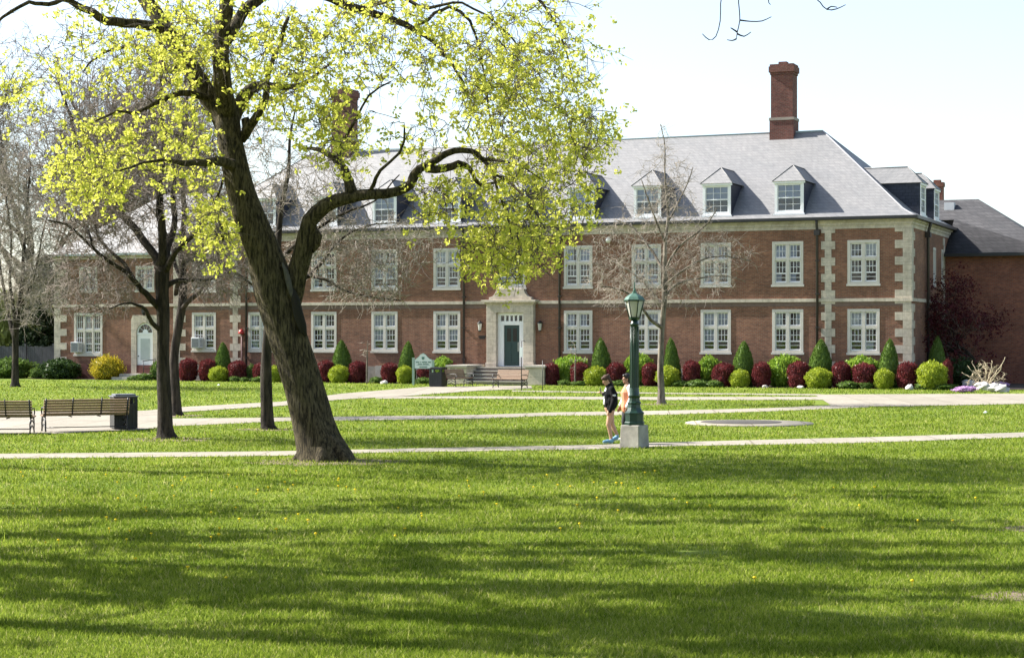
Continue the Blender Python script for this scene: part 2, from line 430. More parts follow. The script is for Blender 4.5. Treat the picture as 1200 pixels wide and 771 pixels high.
def window(parent, kind, x, z, y=0.0, rz=0.0, seed=0):
    W = win_meshes(kind); rs = random.Random(seed)
    w = link('window', W[0], parent, (x, y, z), rz)
    link('sash', W[1], w); link('pane', W[2], w)
    cols, wd, h, tr, sw, mw, iw = W[3:]
    mat = rs.choice([M['curtain'], M['curtain'], M['blind']])
    def hang(*q): MB().box(*q).build('curtain', mat, w)
    for c in range(cols):
        x0 = -wd / 2 + sw + c * (iw + mw)
        if tr:
            f = rs.choice([1, 1, .5, .6, .7, 0])            # upper light: how far the curtain is drawn
            if f: sd = rs.random() < .5; hang(x0 + (iw * (1 - f) if sd else 0), x0 + (iw if sd else iw * f), .17, .18, tr, h - sw)
            q = rs.random()
            if q < .16: hang(x0, x0 + iw, .171, .181, .17 + (tr - .2) * .42, tr - .05)
            elif q < .42: hang(x0, x0 + iw * rs.uniform(.4, .9), .171, .181, .2, .17 + (tr - .2) * .40)
            elif q < .47: hang(x0, x0 + iw, .171, .181, .2, tr - .05)
        elif rs.random() < .5: hang(x0, x0 + iw * rs.uniform(.35, .8), .17, .18, .2, h - sw)
    return w

hall = empty('brick_hall', FW(0, 0), -A)
tag(hall, 'long red brick hall with slate hipped roof, dormers and stone entrance surround', 'building')
WZ = [(1.69, 'cross'), (5.17, 'cross')]
BAYS = [-19.55, -15.75, -11.6, -7.75, -3.9, 3.85, 7.7, 11.5, 15.32, 19.22]
ops = []
for x in BAYS:
    for z, k in WZ: ops.append((x - .815, x + .815, z, z + 2.27))
ops.append((-.815, .815, 5.17, 7.44))
ops.append((-.80, .80, .92, 3.86))
wall = MB()
open_wall(wall, -SR, SR, 0, 8.42, ops)
# end wall to the right with two narrow windows, left end, back
endops = [(6.3, 7.1, 5.2, 7.3), (8.9, 9.5, 5.2, 7.3)]
e = MB(); open_wall(e, 0, DEP, 0, 8.42, endops)
wall.add([(SR - y, x, z) for x, y, z in e.v], e.f)
wall.quad((-SR, 0, 0), (-SR, 0, 8.42), (-SR, DEP, 8.42), (-SR, DEP, 0)); wall.quad((-SR, DEP, 0), (-SR, DEP, 8.42), (SR, DEP, 8.42), (SR, DEP, 0))
wall.build('wall', M['brick'], hall)
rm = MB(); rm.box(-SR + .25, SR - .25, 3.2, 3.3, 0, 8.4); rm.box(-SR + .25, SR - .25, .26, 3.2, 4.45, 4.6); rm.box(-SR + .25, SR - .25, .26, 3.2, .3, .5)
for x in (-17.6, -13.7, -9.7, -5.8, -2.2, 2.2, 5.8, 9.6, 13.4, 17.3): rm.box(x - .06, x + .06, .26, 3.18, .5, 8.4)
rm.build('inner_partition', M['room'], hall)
i = 0
for x in BAYS:
    for z, k in WZ:
        i += 1; window(hall, k, x, z, seed=i)
window(hall, 'cross', 0, 5.17, seed=77)
for (y0, y1, z0, z1) in endops:
    m = MB(); frame(m, y0, y1, z0, z1, .14, -.02, .18)
    w = m.build('window', M['surround'], hall, (SR, 0, 0), math.pi / 2)
    s2 = MB(); frame(s2, y0 + .143, y1 - .143, z0 + .143, z1 - .143, .05, .05, .1); s2.box(y0 + .19, y1 - .19, .052, .1, (z0 + z1) / 2 - .03, (z0 + z1) / 2 + .03); s2.build('sash', M['whitewood'], w)
    g2 = MB(); g2.quad((y0 + .15, .08, z0 + .15), (y1 - .15, .08, z0 + .15), (y1 - .15, .08, z1 - .15), (y0 + .15, .08, z1 - .15)); g2.build('pane', M['glass'], w)
# plinth, string course, cornice, gutter
pl = MB(); pl.box(-SR - .04, -1.9, -.045, .0, 0, .88); pl.box(1.9, SR + .04, -.045, .0, 0, .88); pl.box(SR, SR + .045, .003, DEP, 0, .88); pl.build('plinth', M['plinth'], hall)
sc = MB(); sc.box(-SR - .07, -1.52, -.075, .0, 4.33, 4.50); sc.box(1.52, SR + .07, -.075, .0, 4.33, 4.50); sc.box(SR, SR + .075, .003, DEP, 4.33, 4.50); sc.build('string_course', M['stone'], hall)
so = MB(); so.box(-SR, -1.55, -.018, 0, 4.10, 4.33); so.box(1.55, SR, -.018, 0, 4.10, 4.33)
so.build('under_course_band', plain('dark_band_brick', (.17, .115, .095), .9, .3, 4), hall)  # darker brick band right below the string course
cn = MB()
for a, b, p in ((8.02, 8.20, .03), (8.20, 8.36, .08), (8.36, 8.46, .16)):
    cn.box(-SR - p, SR + p, -p, .0, a, b); cn.box(SR, SR + p, .003, DEP + p, a, b); cn.box(-SR - p, -SR, .003, DEP, a, b)
cn.build('cornice', M['stone'], hall)
gu = MB(); gu.box(-SR - .36, SR + .36, -.38, -.20, 8.47, 8.62); gu.box(SR + .20, SR + .38, -.199, DEP + .38, 8.47, 8.62); gu.box(-SR - .38, -SR - .20, -.199, DEP + .38, 8.47, 8.62)
gu.box(-SR - .2, SR + .2, -.2, .0, 8.462, 8.50); gu.box(SR, SR + .2, .003, DEP, 8.462, 8.50)
gu.build('gutter', M['gutter'], hall)
def quoin(x, w0, w1, two, y=-.03, z0=.9, z1=8.02, parent=hall, h=.415, gap=True):
    q = MB(); z = z0; k = 0
    while z < z1 - .05:
        zz = min(z + h, z1); w = w0 if k % 2 else w1
        if z < 4.50 and zz > 4.33:
            if z < 4.33 - .05: a, b = (x - w / 2, x + w / 2) if two else ((x - w, x) if x > 0 else (x, x + w)); q.box(a, b, y, 0, z, 4.325)
            z = 4.505; continue
        a, b = (x - w / 2, x + w / 2) if two else ((x - w, x + .03) if x > 0 else (x - .03, x + w))
        q.box(a, b, y, 0, z, zz - .006)
        if not two:
            r = w1 - w + .45
            if x > 0: q.box(x, x + .031, .001, r, z, zz - .006)
        z = zz; k += 1
    return q.build('quoin', M['stone'], parent)
quoin(-17.42, .34, .72, True); quoin(17.42, .34, .72, True); quoin(SR, .42, .82, False); quoin(-SR, .42, .82, False)
# quoin at the far end of the end wall
q = MB()
for k in range(17):
    w = .35 if k % 2 else .6; q.box(SR + .001, SR + .03, 9.93 - w, 9.93, .9 + k * .415, .9 + k * .415 + .405)
q.build('quoin', M['stone'], hall)
# downpipes with hopper heads
for x in (-16.62, -2.82, 2.82, 16.88):
    m = MB(); m.tube([(x, -.13, .1), (x, -.13, 7.9), (x, -.26, 8.3), (x, -.29, 8.5)], .065, 8); m.box(x - .14, x + .14, -.27, -.02, 7.72, 7.98)
    for z in (1.3, 3.0, 4.7, 6.4): m.box(x - .1, x + .1, -.19, -.01, z, z + .06)
    m.build('downpipe', M['pipe'], hall)
m = MB(); m.tube([(SR + .15, 3.9, .1), (SR + .15, 3.9, 7.9), (SR + .27, 3.9, 8.35), (SR + .29, 3.9, 8.5)], .08, 8)
m.box(SR + .02, SR + .3, 3.74, 4.06, 7.7, 7.98); m.build('downpipe', M['pipe'], hall)

# roof: kicked eaves, hips, ridge
def hip_roof(x0, x1, y0, y1, z0, kick, zk, zr, inset):
    m = MB(); R = lambda i, z: [(x0 + i, y0 + i, z), (x1 - i, y0 + i, z), (x1 - i, y1 - i, z), (x0 + i, y1 - i, z)]
    prev = R(0, z0)
    for i, z in ((kick * .45, z0 + (zk - z0) * .36), (kick, zk)):
        cur = R(i, z)
        for k in range(4): m.quad(prev[k], prev[(k + 1) % 4], cur[(k + 1) % 4], cur[k])
        prev = cur
    ym = (y0 + y1) / 2; a = (x0 + inset, ym, zr); b = (x1 - inset, ym, zr)
    m.quad(prev[0], prev[1], b, a); m.quad(prev[1], prev[2], b); m.quad(prev[2], prev[3], a, b); m.quad(prev[3], prev[0], a)
    m.quad(*[(p[0], p[1], z0 - .03) for p in R(0, 0)][::-1])
    return m, a, b, prev
RX = SR + .34; ZK = 9.02
rm_, ra, rb, rp = hip_roof(-RX, RX, -.34, DEP + .34, 8.60, .85, ZK, 13.72, 6.25)
roof = rm_.build('roof', M['slate'], hall)
rc = MB(); rc.tube([ra, rb], .055, 8)
rc.build('ridge_flashing', M['copper'], roof)
leadm = plain('lead_hip', (.24, .24, .26), .5, .2, 4)
for p, q in ((rp[0], ra), (rp[1], rb), (rp[2], rb), (rp[3], ra)):
    sx = 1 if p[0] > 0 else -1; sy = 0 if p[1] < 5 else 1
    cn_ = (sx * RX, -.34 if sy == 0 else DEP + .34, 8.6); MB().tube([cn_, ((cn_[0] + p[0]) / 2, (cn_[1] + p[1]) / 2, 8.77), p, q], .035, 8).build('hip_roll', leadm, roof)
SL = (13.72 - ZK) / (6.25 - .85)
def roof_d(z): return .51 + (z - ZK) / SL
for x in (-13.55, 13.55):
    c = MB(); d = 6.25
    c.box(x - .67, x + .67, d - .57, d + .57, 12.9, 14.35); c.box(x - .61, x + .61, d - .51, d + .51, 14.50, 16.85)
    c.box(x - .65, x + .65, d - .55, d + .55, 16.85, 16.98); c.box(x - .71, x + .71, d - .61, d + .61, 16.98, 17.3); c.box(x - .66, x + .66, d - .56, d + .56, 17.3, 17.42)
    c.box(x - .25, x + .2, d - .25, d + .2, 17.42, 17.58)
    ch = c.build('chimney', M['brick2'], roof)
    b = MB(); b.box(x - .70, x + .70, d - .60, d + .60, 14.35, 14.50); b.build('stone_band', plain('worn_pale_band', (.33, .28, .24), .8, .3, 4) if x < 0 else bpy.data.materials['worn_pale_band'], ch)

# dormers (front at local y = 0, roof slope rises towards +y)
FD = .20
def dormer_set():
    ch, rf, fr, gl = MB(), MB(), MB(), MB()
    w = .76; z0, z1 = 8.80, 10.52; pk = 11.42
    dd = lambda z: roof_d(z) - FD + .12
    for sx in (-1, 1):
        x = sx * w
        ch.add([(x, 0, z0), (x, dd(z0) + .25, z0), (x, dd(z1) + .1, z1), (x, 0, z1), (x - sx * .1, 0, z0), (x - sx * .1, dd(z0) + .25, z0), (x - sx * .1, dd(z1) + .1, z1), (x - sx * .1, 0, z1)],
               [(0, 1, 2, 3), (7, 6, 5, 4), (3, 2, 6, 7)])
    e = .88; y = -.14; zz = z1 + .02
    A1, B1, Pk, Rk = (-e, y, zz), (e, y, zz), (0, .78, pk), (0, dd(pk) + .2, pk)
    A2, B2 = (-e, dd(zz) + .1, zz), (e, dd(zz) + .1, zz)
    rf.add([A1, B1, Pk, Rk, A2, B2], [(0, 1, 2), (0, 2, 3, 4), (1, 5, 3, 2), (0, 4, 5, 1)])
    for q_ in (A1, B1): rf.tube([(q_[0], q_[1], q_[2] + .02), (0, .78, pk + .02)], .02, 5)
    rf.tube([(0, .78, pk + .02), (0, dd(pk) + .1, pk + .02)], .028, 5)
    frame(fr, -w + .001, w - .001, z0 + .05, z1, .13, -.03, .09, .16)
    fr.box(-w - .06, w + .06, -.09, -.032, z0 + .0, z0 + .09); fr.box(-e + .04, e - .04, y + .05, -.035, z1 - .09, z1 + .012)
    a, b, c, d = -w + .132, w - .132, z0 + .212, z1 - .132
    zm = (c + d) / 2
    frame(fr, a, b, c, d, .05, .0, .06); fr.box(a + .05, b - .05, -.005, .05, zm - .03, zm + .03)
    bars(fr, a + .05, b - .05, zm + .03, d - .05, 3, 2, .02, .012, .05); bars(fr, a + .05, b - .05, c + .05, zm - .03, 3, 2, .02, .022, .055)
    gl.quad((a, .045, c), (b, .045, c), (b, .045, d), (a, .045, d))
    bl = MB(); bl.box(a, b, .10, .11, zm - .05, d)
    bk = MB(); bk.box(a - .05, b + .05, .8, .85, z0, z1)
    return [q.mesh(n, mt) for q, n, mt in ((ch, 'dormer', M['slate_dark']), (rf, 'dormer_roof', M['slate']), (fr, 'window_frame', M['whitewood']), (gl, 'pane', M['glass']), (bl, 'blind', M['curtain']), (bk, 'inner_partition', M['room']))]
DM = dormer_set()
def dormer(loc, rz, par=hall):
    d = link('dormer', DM[0], par, loc, rz)
    for me in DM[1:]: link(me.name.split('.')[0], me, d)
for x in (-15.6, -11.6, -7.85, -3.9, 0, 3.95, 7.7, 11.5, 15.35): dormer((x, FD, 0), 0)
for y in (4.35, 8.5): dormer((SR - FD, y, 0), math.pi / 2)

# stone entrance surround
po = MB()
po.box(-1.38, -.80, -.34, .02, .90, 3.86); po.box(.80, 1.38, -.34, .02, .90, 3.86)
po.box(-1.38, 1.38, -.34, .02, 3.862, 4.32)
po.box(-1.46, 1.46, -.42, .02, 4.32, 4.42); po.box(-1.60, 1.60, -.56, .02, 4.42, 4.55)
pts = [(-1.25, 4.552), (-1.25, 4.68), (-1.05, 4.74), (-.92, 4.86), (-.84, 5.02), (-.80, 5.15), (.80, 5.15), (.84, 5.02), (.92, 4.86), (1.05, 4.74), (1.25, 4.68), (1.25, 4.552)]
po.prism(pts, -.30, .02)
po.box(-.25, .25, -.36, -.341, 3.87, 4.31)
po.box(-1.42, -.79, -.38, .0, .90, 1.12); po.box(.79, 1.42, -.38, .0, .90, 1.12)
portal = po.build('entrance_surround', M['stone'], hall, bevel=.015)
df = MB(); frame(df, -.797, .797, .93, 3.855, .16, -.08, .12, .03)
df.box(-.637, .637, -.07, .11, 3.18, 3.40); df.box(-.637, -.46, -.06, .10, .96, 3.18); df.box(.46, .637, -.06, .10, .96, 3.18)
for k in range(5):
    x = -.637 + 1.274 * k / 5
    if k: df.box(x - .05, x + .05, -.05, .09, 3.40, 3.695)
dfo = df.build('door_frame', M['whitewood'], hall)
tp = MB(); tp.quad((-.64, .03, 3.4), (.64, .03, 3.4), (.64, .03, 3.7), (-.64, .03, 3.7)); tp.build('transom_pane', M['glass'], dfo)
dr = MB(); dr.box(-.457, .457, .0, .06, .96, 3.18)
for x0, x1, z0, z1 in ((-.36, -.04, 1.12, 1.75), (.04, .36, 1.12, 1.75), (-.36, -.04, 1.85, 2.2), (.04, .36, 1.85, 2.2)): dr.box(x0, x1, -.018, -.001, z0, z1)
door = dr.build('door', M['door_green'], hall, bevel=.006)
dg = MB(); dg.box(-.29, -.06, -.012, -.002, 2.3, 3.0); dg.box(.06, .29, -.012, -.002, 2.3, 3.0); dg.build('pane', plain('dark_door_glass', (.012, .014, .016), .08, .1, 2), door)
hd = MB(); hd.box(.37, .41, -.07, -.002, 1.75, 2.25); hd.ell((.39, -.06, 1.95), (.03, .03, .03)); hd.build('handle', plain('pale_metal', (.5, .5, .5), .3, .1, 3, metal=.8), door)
# stairs
stp = MB(); nst = 5
for k in range(nst): stp.box(-1.62, 1.75, -.75 - .34 * (nst - k), -.35 if k == nst - 1 else -.75 - .34 * (nst - k - 1) + .0, .18 * k if k else 0, .18 * (k + 1) - (.0 if k < nst - 1 else .0))
stp.box(-1.62, 2.8, -.749, -.05, .0, .898)
nos = MB()
stp.build('stairs', plain('dark_brown_riser', (.24, .20, .17), .9, .3, 4), hall)  # stairs darker brown than the pale nosings, to set off each step
for k in range(nst): nos.box(-1.64, 1.77, -.80 - .34 * (nst - k), -.75 - .34 * (nst - k) + .1, .18 * (k + 1) - .035, .18 * (k + 1) + .006)
nos.build('stair_nosing', plain('pale_stone_nosing', (.50, .47, .41), .85, .25, 5), hall)
for x0, x1 in ((-2.75, -1.65), (1.78, 2.85)):
    c = MB(); c.box(x0, x1, -2.45, -.1, 0, .92); ck = c.build('cheek_wall', M['stone'], hall)
    c = MB(); c.box(x0 - .08, x1 + .08, -2.53, -.1, .925, 1.03); c.build('cap_stone', M['steps'], ck)
# lanterns, house number, security lamp, alarm lamp
for x in (-1.82, 1.72):
    b = MB(); b.box(x - .06, x + .06, -.04, -.001, 3.05, 3.35); b.tube([(x, -.04, 3.3), (x, -.18, 3.42), (x, -.22, 3.36)], .018, 6)
    b.lathe([(.02, 3.40), (.15, 3.30), (.16, 3.27)], 8, x, -.22, False); b.lathe([(.03, 2.82), (.07, 2.86), (.08, 2.90)], 8, x, -.22, False)
    lo = b.build('wall_lantern', M['iron'], hall)
    b = MB(); b.lathe([(.075, 2.90), (.125, 3.27)], 8, x, -.22, False); b.build('lantern_glass', M['lampglass'], lo)
    b = MB(); b.lathe([(.03, 2.92), (.045, 3.0), (.03, 3.12)], 8, x, -.22); b.build('bulb', M['lens'], lo)
nb = MB(); nb.box(-1.98, -1.55, -.025, -.001, 2.52, 2.60); nb.box(-1.93, -1.6, -.025, -.001, 2.42, 2.50); nb.build('name_plate', M['iron'], hall)
b = MB(); b.ell((5.62, -.18, 7.68), (.15, .15, .15)); b.box(5.55, 5.69, -.16, -.001, 7.72, 7.85); b.build('dome_camera', M['lens'], hall)
b = MB(); b.tube([(-16.95, -.09, .2), (-16.95, -.09, 2.75)], .04, 8); b.build('conduit', plain('pinkish_conduit', (.28, .17, .16), .7, .2, 4), hall)
b = MB(); b.lathe([(.16, 2.7), (.17, 2.78), (.10, 2.92), (.03, 2.97)], 12, -16.95, -.14); b.build('alarm_lamp', M['red'], hall)
b = MB(); b.box(-8.25, -7.6, -.16, -.05, 0, .92); b.build('basement_hatch', M['concrete'], hall)

# ------------------------------------------------------------------ left wing
lw = empty('brick_wing', FW(0, 0), -A)
tag(lw, 'lower brick wing with arched white door at the left end of the long hall', 'building')
X0, X1, DW, ZW = -30.3, -SR - .001, .25, 7.42
tx = -27.85; dx = -23.8
wops = [(tx - 1.025, tx + 1.025, 1.41, 3.98), (dx - .58, dx + .58, .36, 3.35), (tx - .65, tx + .65, 5.24, 6.76), (dx - .65, dx + .65, 5.24, 6.76)]
m = MB(); open_wall(m, X0, X1, 0, ZW, wops, y=DW, reveal=.24)
m.quad((X0, DW, 0), (X0, DW, ZW), (X0, 10, ZW), (X0, 10, 0)); m.quad((X0, 10, 0), (X0, 10, ZW), (X1, 10, ZW), (X1, 10, 0))
m.build('wall', M['brick'], lw)
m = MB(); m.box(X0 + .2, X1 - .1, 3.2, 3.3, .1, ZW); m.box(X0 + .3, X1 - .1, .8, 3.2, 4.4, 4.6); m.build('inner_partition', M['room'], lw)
window(lw, 'triple', tx, 1.41, DW, 0, 301); window(lw, 'short', tx, 5.24, DW, 0, 302); window(lw, 'short', dx, 5.24, DW, 0, 305)
m = MB(); m.box(X0 - .03, X1 - .002, DW - .045, DW, 0, .85); m.build('plinth', plain('dark_brick_plinth', (.15, .06, .05), .9, .3, 4), lw)
m = MB(); m.box(X0 - .06, X1 - .002, DW - .075, DW, 4.33, 4.50); m.build('string_course', M['stone'], lw)
m = MB(); m.box(X0 - .1, X1 - .002, DW - .12, DW, 7.20, 7.42); m.build('cornice', M['stone'], lw)
m = MB(); m.box(X0 - .34, X1 - .002, DW - .34, DW - .18, 7.40, 7.53); m.build('gutter', M['copper'], lw)
for ks, zb in ((range(8), .9), (range(7), 4.505)):
    q = MB()
    for k in ks: w = .42 if k % 2 else .88; q.box(X0 - .03, X0 + w, DW - .03, DW, zb + k * .423, zb + k * .423 + .418)
    q.build('quoin', M['stone'], lw)
q = MB()
for k in range(0): q.box(-SR - .42, -SR - .002, DW - .03, DW, 4.9 + k * .9, 5.6 + k * .9)
r_, a_, b_, p_ = hip_roof(X0 - .3, X1 + 6, DW - .3, 10.3, 7.5, .8, 7.9, 11.4, 5.25)
r_ = MB(); zr = 11.4; ym = 5.2; xe = X1 - .002
r_.add([(X0 - .3, DW - .3, 7.5), (xe, DW - .3, 7.5), (xe, ym, zr), (X0 + 4.6, ym, zr), (X0 - .3, 10.3, 7.5), (xe, 10.3, 7.5)], [(0, 1, 2, 3), (0, 3, 4), (3, 2, 5, 4), (1, 5, 2), (0, 4, 5, 1)])
r_.build('roof', M['slate'], lw)
# arched doorway
su = MB()
n = 14; r0 = .58; zc = 2.78
outer = [(dx - .90, 3.95), (dx + .90, 3.95)]
for sx in (-1, 1): su.box(min(dx + sx * r0, dx + sx * .95), max(dx + sx * r0, dx + sx * .95), DW - .06, DW + .1, .36, zc)
for k in range(n):
    a0, a1 = math.pi * k / n, math.pi * (k + 1) / n
    def ring(a):
        c, s = math.cos(a), math.sin(a)
        t = min(.95 / abs(c) if abs(c) > 1e-6 else 9, 1.05 / s if s > 1e-6 else 9)
        return (dx + r0 * c, zc + r0 * s), (dx + t * c, zc + t * s)
    (i0, o0), (i1, o1) = ring(a0), ring(a1)
    su.prism([i0, o0, o1, i1], DW - .06, DW + .1)
su.box(dx - .16, dx + .16, DW - .09, DW - .061, zc + r0 + .02, zc + 1.0)
su.build('door_surround', M['stone'], lw)
fl = MB()
for k in range(n):
    a0, a1 = math.pi * k / n, math.pi * (k + 1) / n
    fl.prism([(dx + .49 * math.cos(a0), zc + .49 * math.sin(a0)), (dx + .578 * math.cos(a0), zc + .578 * math.sin(a0)), (dx + .578 * math.cos(a1), zc + .578 * math.sin(a1)), (dx + .49 * math.cos(a1), zc + .49 * math.sin(a1))], DW + .02, DW + .09)
for a in (36, 72, 108, 144):
    a = math.radians(a); fl.tube([(dx + .16 * math.cos(a), DW + .06, zc + .16 * math.sin(a)), (dx + .5 * math.cos(a), DW + .06, zc + .5 * math.sin(a))], .018, 5)
fl.prism([(dx + .2 * math.cos(math.pi * k / 8), zc + .2 * math.sin(math.pi * k / 8)) for k in range(9)], DW + .03, DW + .08)
fl.box(dx - .577, dx + .577, DW + .0, DW + .1, zc - .12, zc - .002)
fan = fl.build('fanlight', M['whitewood'], lw)
g = MB(); g.add([(dx + .52 * math.cos(math.pi * k / 12), DW + .075, zc + .52 * math.sin(math.pi * k / 12)) for k in range(13)], [tuple(range(13))]); g.build('pane', M['glass'], fan)
d2 = MB(); d2.box(dx - .575, dx + .575, DW + .03, DW + .09, .38, zc - .122)
for x0, x1, z0, z1 in ((-.42, -.05, .5, .95), (.05, .42, .5, .95)): d2.box(dx + x0, dx + x1, DW + .012, DW + .029, z0, z1)
dd2 = d2.build('door', M['whitewood'], lw)
g = MB(); g.box(dx - .33, dx + .33, DW + .015, DW + .028, 1.15, 2.42); g.build('pane', plain('curtained_door_glass', (.42, .46, .46), .15, .15, 3), dd2)
g = MB(); g.ell((dx - .47, DW - .0, 1.38), (.035, .035, .035)); g.build('handle', M['iron'], dd2)
s3 = MB(); s3.box(dx - 1.1, dx + 1.1, -1.6, DW - .05, 0, .17); s3.box(dx - .9, dx + .9, -1.1, DW - .05, .17, .35); s3.build('stairs', M['steps'], lw)
rl = MB()
for y in (-1.4, -.2): rl.tube([(dx + 1.0, y, .1), (dx + 1.0, y, 1.15)], .02, 6)
rl.tube([(dx + 1.0, -1.5, 1.1), (dx + 1.0, -.1, 1.2)], .022, 6); rl.tube([(dx + 1.0, -1.4, .65), (dx + 1.0, -.2, .7)], .015, 6); rl.build('handrail', M['iron'], lw)
b = MB(); b.box(dx - .12, dx + .12, DW - .2, DW - .001, 4.0, 4.2); b.lathe([(.05, 3.8), (.12, 3.92), (.13, 4.0)], 8, dx, DW - .14, False); b.build('wall_lantern', M['iron'], lw)

# window air conditioners
def ac(x, d, z, label):
    e = empty('air_conditioner', FW(x, d, z), -A); tag(e, label, 'air conditioner', 'window air conditioners')
    b = MB(); b.box(-.27, .27, -.42, .12, 0, .62); b.build('case', M['ac'], e, bevel=.02)
    g = MB(); g.box(-.235, .235, -.435, -.421, .05, .57)
    for k in range(9): g.box(-.235, .235, -.447, -.436, .07 + k * .055, .09 + k * .055)
    g.build('grille', M['grille'], e)
    s = MB()
    for k in range(6): s.box(.271, .279, -.35, -.05, .1 + k * .075, .13 + k * .075)
    s.build('side_vent', M['grille'], e)
ac(tx - .72, DW, 1.60, 'white window air conditioner in the wide three-light window by the arched door')
ac(-19.9, 0, 1.88, 'white window air conditioner in the two-light window right of the arched door')

# ------------------------------------------------------------------ right wing
rw = empty('brick_wing', FW(0, 0), -A)
tag(rw, 'plain orange brick wing with dark shingle roof behind the right end of the hall', 'building')
a0, a1, yb = SR + .034, 27.35, 20.0; y0w = 9.95
m = MB(); zt = 7.05
m.quad((a0, y0w, 0), (a1, y0w, 0), (a1, y0w, zt), (a0, y0w, zt)); m.quad((a1, y0w, 0), (a1, yb, 0), (a1, yb, zt), (a1, y0w, zt)); m.quad((14, yb, 0), (14, yb, zt), (a1, yb, zt), (a1, yb, 0))
m.quad((14, 12.9, 0), (14, 12.9, zt), (14, yb, zt), (14, yb, 0)); m.quad((14, 12.9, 0), (a0, 12.9, 0), (a0, 12.9, zt), (14, 12.9, zt)); m.quad((a0, y0w, 0), (a0, y0w, zt), (a0, 12.9, zt), (a0, 12.9, 0))
m.build('wall', M['brick3'], rw)
m = MB(); zr = 10.42; ym = 15.0; e0 = 9.6; e1 = 20.35; ze = 7.06
xr = a1 + .35; xl = a0 + .002
m.add([(xl, e0, ze), (xr, e0, ze), (22.7, ym, zr), (xl, ym, zr), (xr, e1, ze), (14, e1, ze), (14, ym, zr), (xl, 12.95, 7.06 + (zr - 7.06) * (12.95 - e0) / (ym - e0)), (14, 12.95, 7.06 + (zr - 7.06) * (12.95 - e0) / (ym - e0))],
      [(0, 1, 2, 3), (1, 4, 2), (4, 5, 6, 2), (7, 3, 6, 8), (0, 3, 7), (0, 7, 8, 5, 4, 1)])
rr = m.build('roof', M['shingle'], rw)
m = MB(); m.box(xl, xr, e0 - .12, e0 - .002, ze - .14, ze + .03); m.box(xr + .002, xr + .12, e0 - .12, e1, ze - .14, ze + .03); m.build('gutter', M['gutter'], rw)
x = S(1113, 14.2); m = MB(); zz = ze + (zr - ze) * (14.2 - e0) / (ym - e0)
m.box(x - .28, x + .28, 13.95, 14.45, zz - .25, zz + .28); m.build('roof_vent', M['ac'], rr)
x = S(1098.5, 17.0); m = MB(); m.box(x - .34, x + .34, 16.7, 17.3, 8.5, 11.35); m.box(x - .39, x + .39, 16.65, 17.35, 11.35, 11.6); m.box(x - .2, x + .2, 16.8, 17.2, 11.6, 11.75); m.build('chimney', M['brick3'], rr)
# ------------------------------------------------------------------ ground, paths, beds
def sheet(name, pts, mat, z):
    m = MB(); m.add([(p[0], p[1], z) for p in pts], [tuple(range(len(pts)))])
    return tag(m.build(name, mat), kind='structure')
gm = MB(); gm.add([(-900, -60, 0), (900, -60, 0), (900, 1500, 0), (-900, 1500, 0)], [(0, 1, 2, 3)])
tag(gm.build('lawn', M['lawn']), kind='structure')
PATHS = []
def ribbon(name, far, near, z):
    PATHS.append((far, near)); return ribbon_(name, far, near, z)
def ribbon_(name, far, near, z):
    """a path between its far and near edge, both lists of photo pixels, edges wobble a little as worn turf does"""
    rs = np.random.RandomState(len(far) * 7 + int(z * 1000))
    def dens(e):
        p = np.array([G(u, v)[:2] for u, v in e]); out = []
        for i in range(len(p) - 1):
            n = max(2, int(np.linalg.norm(p[i + 1] - p[i]) / .35))
            for k in range(n): out.append(p[i] + (p[i + 1] - p[i]) * k / n)
        out.append(p[-1]); out = np.array(out)
        out[:, 1] += np.convolve(rs.randn(len(out) + 4), np.ones(5) / 5, 'valid') * .06
        return out
    a, b = dens(far), dens(near)
    n = max(len(a), len(b)); f = lambda e: np.stack([np.interp(np.linspace(0, len(e) - 1, n), np.arange(len(e)), e[:, k]) for k in range(2)], 1)
    a, b = f(a), f(b)
    V = np.zeros((2 * n, 3)); V[:n, :2] = a; V[n:, :2] = b; V[:, 2] = z
    i = np.arange(n - 1)
    o = link(name, np_mesh(name, V, [np.stack([n + i, n + i + 1, i + 1, i], 1)], M['path'])); return tag(o, kind='structure')
ribbon('near_path', [(-160, 534), (0, 532), (330, 529), (420, 527), (700, 521.5), (780, 518.5), (1000, 513), (1200, 507), (1400, 500)], [(-160, 540), (0, 537.5), (330, 534.3), (420, 531), (700, 526.5), (780, 523), (1000, 519.5), (1200, 512.6), (1400, 505)], .010)
ribbon('middle_path', [(150, 491), (330, 489.3), (560, 486.4), (640, 483.5), (780, 481.3), (900, 478.3), (1000, 474)], [(150, 503), (200, 499.5), (330, 493.8), (560, 490.5), (640, 487.3), (780, 486), (900, 482), (1020, 477)], .008)
ribbon('far_path', [(440, 464.6), (560, 464.4), (780, 465.3), (1000, 464.8)], [(440, 467.2), (560, 467), (780, 468.8), (1010, 468.6)], .008)
ribbon('garden_path', [(600, 457.6), (780, 460.4), (960, 462)], [(600, 458.9), (780, 461.8), (990, 464)], .012)
ribbon('forecourt', [(955, 462.6), (1060, 462), (1200, 461.5), (1500, 463)], [(975, 476), (1060, 476.3), (1200, 473.5), (1500, 475)], .014)
ribbon('plaza', [(-200, 482), (0, 482), (160, 481.7), (185, 481)], [(-200, 510), (0, 508.6), (60, 508.3), (160, 504.5), (205, 499)], .014)
ribbon('diagonal_path', [(160, 482.6), (215, 477.2), (330, 471), (400, 461.6), (500, 453.5), (622, 452.2)], [(160, 488), (215, 483), (330, 475.8), (400, 468.4), (480, 464), (560, 458), (624, 455.5)], .018)
def Fl(s, d): p = FW(s, d); return (p[0], p[1])
